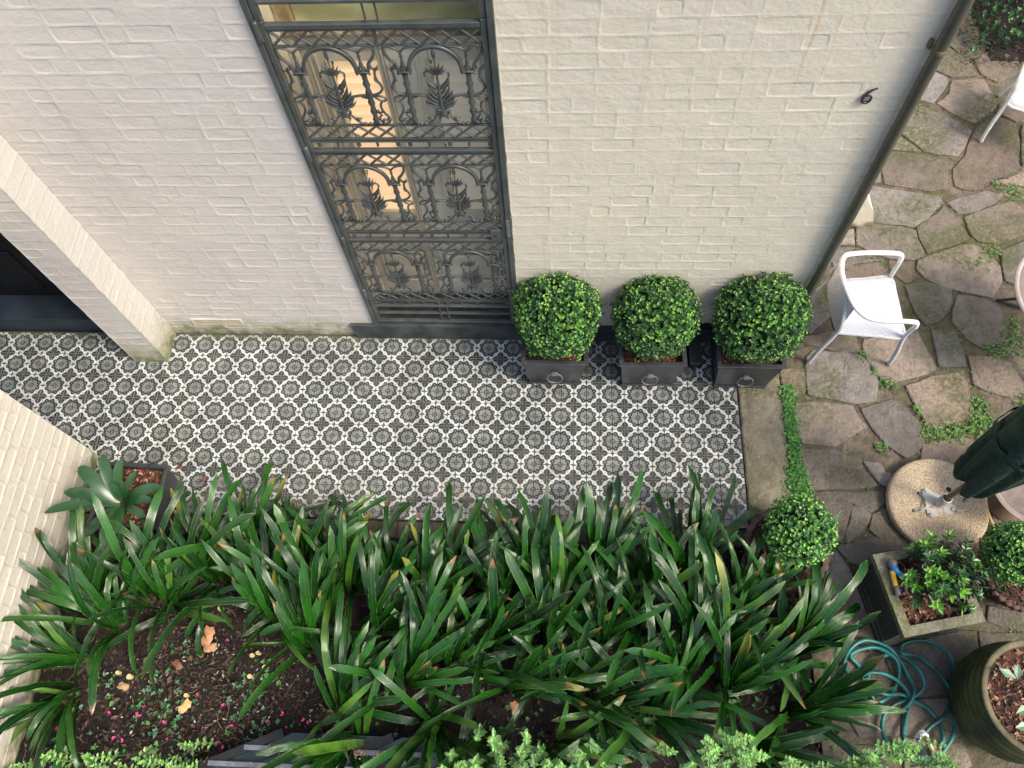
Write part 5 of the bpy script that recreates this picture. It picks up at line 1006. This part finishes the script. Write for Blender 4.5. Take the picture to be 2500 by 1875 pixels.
# big ribbed glazed pot with plant
gp = thing('glazed_pot', 'big mossy ribbed pot with a clay rim and mulch at the bottom right corner', 'pot', (5.075, -2.71, 0)); gp.scale = (.955, .955, 1)
m = MB(); pr_ = [(.24, 0), (.30, .03)]+[(.30+.070*sin(pi*min(1, t*0.80+.08))+.006*sin(t*58), .03+.47*t) for t in [k/40 for k in range(41)]]; m2 = pr_[-1]; pr_ += [(.338, .515), (.345, .53)]
lathe(m, pr_, 56); m.obj('body', GLAZE, gp, True)
m = MB(); lathe(m, [(.340, .525), (.352, .535), (.354, .550), (.345, .555), (.318, .553), (.312, .535), (.308, .48)], 56); m.obj('rim', POTRIM, gp, True)
m = MB(); lathe(m, [(.0001, .500), (.312, .495)], 40); m.obj('mulch', MULCH, gp)
m = MB()
def ap():
    a = R.uniform(0, 6.28); q = .30*sqrt(R.random()); return q*cos(a), q*sin(a)
chips(m, 700, ap, .498, .034, [(.13, .06, .035), (.24, .13, .08), (.07, .035, .02), (.36, .24, .15), (.17, .07, .04)], .6); m.obj('bark_chips', LITTER, gp)['kind'] = 'stuff'
ps = thing('potted_plant', 'grey-green broad leaves of a young plant in the big ribbed pot', 'plant', (4.98, -2.74, .50))
m = MB()
for (x, y, az, L, z) in ((-.05, .13, 150, .11, .10), (-.02, .10, 20, .12, .14), (0, .08, -60, .13, .12), (-.04, .12, 80, .10, .09), (.02, -.02, 200, .12, .08), (.05, -.05, 120, .13, .12), (.06, 0, 30, .12, .10), (.0, -.12, 190, .11, .07), (.08, -.10, -40, .13, .1)):
    d = Vector((cos(radians(az)), sin(radians(az)), .1)); leafquad(m, (x, y, z), d, Vector((0, 0, 1)), L, L*.5, jc((.10, .20, .10), .15), .12)
m.obj('leaves', LEAFY, ps)['kind'] = 'stuff'
m = MB()
for x, y, z in ((-.03, .11, .11), (.05, -.03, .1), (.05, -.1, .08)): tube(m, [(x*.5, y*.8, 0), (x, y, z)], .005, 5)
m.obj('stems', TERRA, ps)

# scalloped terracotta pot with small box ball, and pale shrub pot at the right
def scallop_pot(name, label, x, y, r, hh):
    t = thing(name, label, 'pot', (x, y, 0)); m = MB()
    lathe(m, [(r*.62, 0), (r*.66, .02), (r*.86, hh*.75), (r*.9, hh*.82)], 40); m.obj('body', TERRA, t, True)
    for k in range(26):
        a = 2*pi*k/26; m = MB(); w = r*2*pi/26*.47; M = Matrix.Rotation(a, 4, 'Z'); 
        if k == 0:
            q = MB(); vs = []; 
            for zz, rr in ((hh*.72, r*.90), (hh*.80, r*.985), (hh*.97, r*1.0), (hh*1.0, r*.97), (hh*.98, r*.86)):
                for s in (-1, -.5, 0, .5, 1): vs.append((rr-.012*s*s, w*s, zz-.008*s*s))
            q.add(vs, [(i*5+j, i*5+j+1, i*5+j+6, i*5+j+5) for i in range(4) for j in range(4)]); SM = q.mesh('scallop', TERRA, True)
        mk('scallop', SM, t, None, (0, 0, a))
    m = MB(); lathe(m, [(.0001, hh*.86), (r*.90, hh*.85)], 32); m.obj('soil', MULCH, t); m = MB()
    def ap():
        a = R.uniform(0, 6.28); q = r*.85*sqrt(R.random()); return q*cos(a), q*sin(a)
    chips(m, 260, ap, hh*.86, .03, LC+[(.25, .08, .05)], .6)
    m.obj('bark_chips', LITTER, t)['kind'] = 'stuff'; return t
scallop_pot('scalloped_pot', 'dark terracotta pot with a scalloped rim under the small box ball', 3.775, -1.765, .295, .24)
def small_ball(label, x, y, z, r, seed, fr=1.0):
    t = thing('box_topiary', label, 'topiary', (x, y, .2)); o = mk('foliage', ball_foliage(r, 820, .0175, seed, (.05, .15, .034), (.11, .28, .05), (.22, .46, .08), fr, .10), t, (0, 0, z-.2)); o['kind'] = 'stuff'; mk('filler_core', core_ball(r*.8, fr), t, (0, 0, z-.2))
    m = MB(); tube(m, [(0, 0, -.02), (0.0, 0, z-.3)], .010, 6); m.obj('trunk', TERRA, t)
small_ball('small light green box ball beside the kerb stone, above the strap leaves', 3.792, -1.715, .50, .218, 21)
scallop_pot('scalloped_pot', 'terracotta pot cut off by the right edge, behind the stone trough', 5.29, -1.93, .22, .24)
small_ball('loose light green box ball at the right edge behind the trough', 5.18, -1.82, .46, .20, 33, .95)
m = MB(); st = MB()
SH = []
def sprig(m, st, x, y, z0, z1, lean, col, s=1.0):
    tip = Vector((x, y, z1)); b = Vector((x-lean[0], y-lean[1], z0)); pp = smoothp([b, b.lerp(tip, .6)+Vector((0, 0, .02)), tip], 5); tube(st, pp, .0028*s, 4)
    n = int((z1-max(z0, z1-.26))/.030); ax = (tip-b).normalized()
    for k in range(n):
        p = tip-ax*k*.030*s; a0 = k*1.57+R.uniform(-.3, .3)
        for q in (0, pi):
            d = Vector((cos(a0+q), sin(a0+q), .35+R.uniform(-.2, .4))); leafquad(m, p, d, ax, (.024+.0030*min(k, 6))*s*R.uniform(.8, 1.2), (.015+.0015*min(k, 6))*s, jc(col if k < 4 else tuple(c*.75 for c in col), .18))
    rosette(m, tip, ax+Vector((0, 0, .3)), 5, .022*s, .013*s, tuple(min(1, c*1.25) for c in col), .7, .15)
LB = ['light green shrub in front at the bottom centre', 'light green shrub tips at the bottom right of centre', 'pale green shrub at the bottom right beside the tap', 'low light green seedling bush at the bottom left corner']
groups = [([0, 1, 2, 3, 16], 0), ([4, 5, 6, 18], 1), ([7, 8, 9, 10], 2), ([11, 12, 13, 14, 15, 17], 3)]
for idx, li in groups:
    cx = sum(SPRIGS[i][0] for i in idx)/len(idx); cy = -3.3; t = thing('garden_shrub', LB[li], 'shrub', (cx, cy, -.05)); m = MB(); st = MB()
    for i in idx:
        x, y, z = SPRIGS[i]; n = {0: 15, 1: 8, 2: 9, 3: 6}[li]
        for k in range(n):
            if k < 2: dx, dy, dz = R.gauss(0, .02), R.gauss(0, .02), 0
            else: dx, dy, dz = R.gauss(0, .11), R.uniform(-.20, .02), R.uniform(-.25, -.02)
            sprig(m, st, x+dx-cx, y+dy-cy, max(0, z-.45), z+dz+.05, (R.gauss(0, .05), R.gauss(0, .05)), R.choice([(.17, .34, .09), (.21, .42, .11), (.13, .27, .08)]), R.uniform(.9, 1.35))
    m.obj('foliage', LEAFY, t)['kind'] = 'stuff'; st.obj('stems', LEAFSTEM if 'LEAFSTEM' in globals() else simple('green_stem', (.08, .13, .04), .6, .3), t)

# dark shrub in the top right corner with its bed
t = thing('dark_shrub', 'dense dark green shrub at the top right corner beyond the flagstones', 'shrub', (6.9, 3.9, 0)); m = MB()
for _ in range(2300):
    a = R.uniform(0, 6.28); b = R.random(); x, y = R.uniform(-.85, 1.2), R.uniform(-.75, 1.5); hgt = .55+.25*noise.noise(Vector((x*2, y*2, 1)))-max(0, -(x+.45))*.6-max(0, -(y+.35))*.9
    z = hgt*R.uniform(.55, 1.05)
    if z < .05: continue
    br = noise.noise(Vector((x*4, y*4, 3)))+R.gauss(0, .2) > .28
    rosette(m, Vector((x, y, z)), Vector((R.gauss(0, .4), -.5+R.gauss(0, .4), 1)), 5, .036, .022, (.05, .15, .03) if br else (.012, .045, .014), 1.0)
m.obj('foliage', LEAFY, t)['kind'] = 'stuff'
m = MB()
for k in range(7): tube(m, smoothp([(R.gauss(0.1, .15), R.gauss(.2, .15), 0), (R.gauss(0, .3), R.gauss(.1, .3), .3), (R.gauss(0, .45), R.gauss(.1, .4), .55)], 4), .012, 5)
m.obj('stems', TERRA, t)
struct(relief('shrub_bed', 6.25, 9.0, 3.05, 6.5, .012, .02, .08, SOIL))
m = MB(); chips(m, 1400, lambda: (R.uniform(5.95, 7.6), R.uniform(2.95, 4.4)), .028, .035, LC, .6); o = m.obj('leaf_litter', LITTER); tag(o, 'dead leaves under the dark shrub at the top right', 'leaf litter'); o['kind'] = 'stuff'

# dark metal grate over a light well at the bottom
gr = thing('lightwell_grate', 'black framed grate with glass panes and leaf debris on its ledges, bottom left of centre', 'grate', (0.8, -3.3, .13))
og = Vector((0.8, -3.3, .13)); RAILM = simple('grey_steel_ledge', (.10, .115, .14), .35, .5, .3, 8); BEAM = simple('black_beam', (.012, .012, .013), .4, .4, .3, 9)
for y, x0, x1, k in ((-3.160, .17, 1.62, 0), (-3.262, -.05, 1.62, 1), (-3.37, -.28, 1.62, 2)):
    m = MB(); box(m, x0-.8, x1-.8, y+3.3-.016, y+3.3+.016, .028, .040, .003); m.obj('ledge', RAILM, gr)
dirx = Vector((-.235, -.103)); 
for k in range(5):
    x = .19+k*.365; m = MB(); a = Vector((x+.22, -3.062)); b = a+dirx*4.2; s = Vector((-dirx.y, dirx.x)).normalized()*.026
    vs = [(p.x-og.x, p.y-og.y, z) for z in (-.05, .026) for p in (a-s, a+s, b+s, b-s)]; m.add(vs, [(3, 2, 1, 0), (4, 5, 6, 7), (0, 1, 5, 4), (1, 2, 6, 5), (2, 3, 7, 6), (3, 0, 4, 7)]); m.obj('beam', BEAM, gr)
GLS = simple('dark_glass', (.020, .030, .026), .10, .6, .4, 6)
for k in range(4):
    x = .19+k*.365+.22; a = Vector((x, -3.062)); b = a+dirx*4.2; w = Vector((.30, 0)); q = [a+Vector((.06, 0)), a+w+Vector((.005, 0)), b+w+Vector((.005, 0)), b+Vector((.06, 0))]
    m = MB(); m.add([(p.x-og.x, p.y-og.y, z) for z in (-.012, -.004) for p in q], [(3, 2, 1, 0), (4, 5, 6, 7), (0, 1, 5, 4), (1, 2, 6, 5), (2, 3, 7, 6), (3, 0, 4, 7)]); m.obj('pane', GLS, gr)
m = MB()
for cx in (.36, .62, .92, 1.1): chips(m, 60, lambda: (cx+R.gauss(0, .04), -3.165+R.gauss(0, .012)), .172, .02, [(.25, .18, .12), (.16, .09, .06), (.32, .26, .18)], .7)
for cx in (.0, .3, .75, 1.2): chips(m, 14, lambda: (cx+R.gauss(0, .09), -3.265+R.gauss(0, .01)), .172, .014, [(.25, .18, .12), (.16, .09, .06)], .7)
o = m.obj('leaf_debris', LITTER); tag(o, 'dry leaf scraps collected on the ledges of the black grate', 'debris'); o['kind'] = 'stuff'
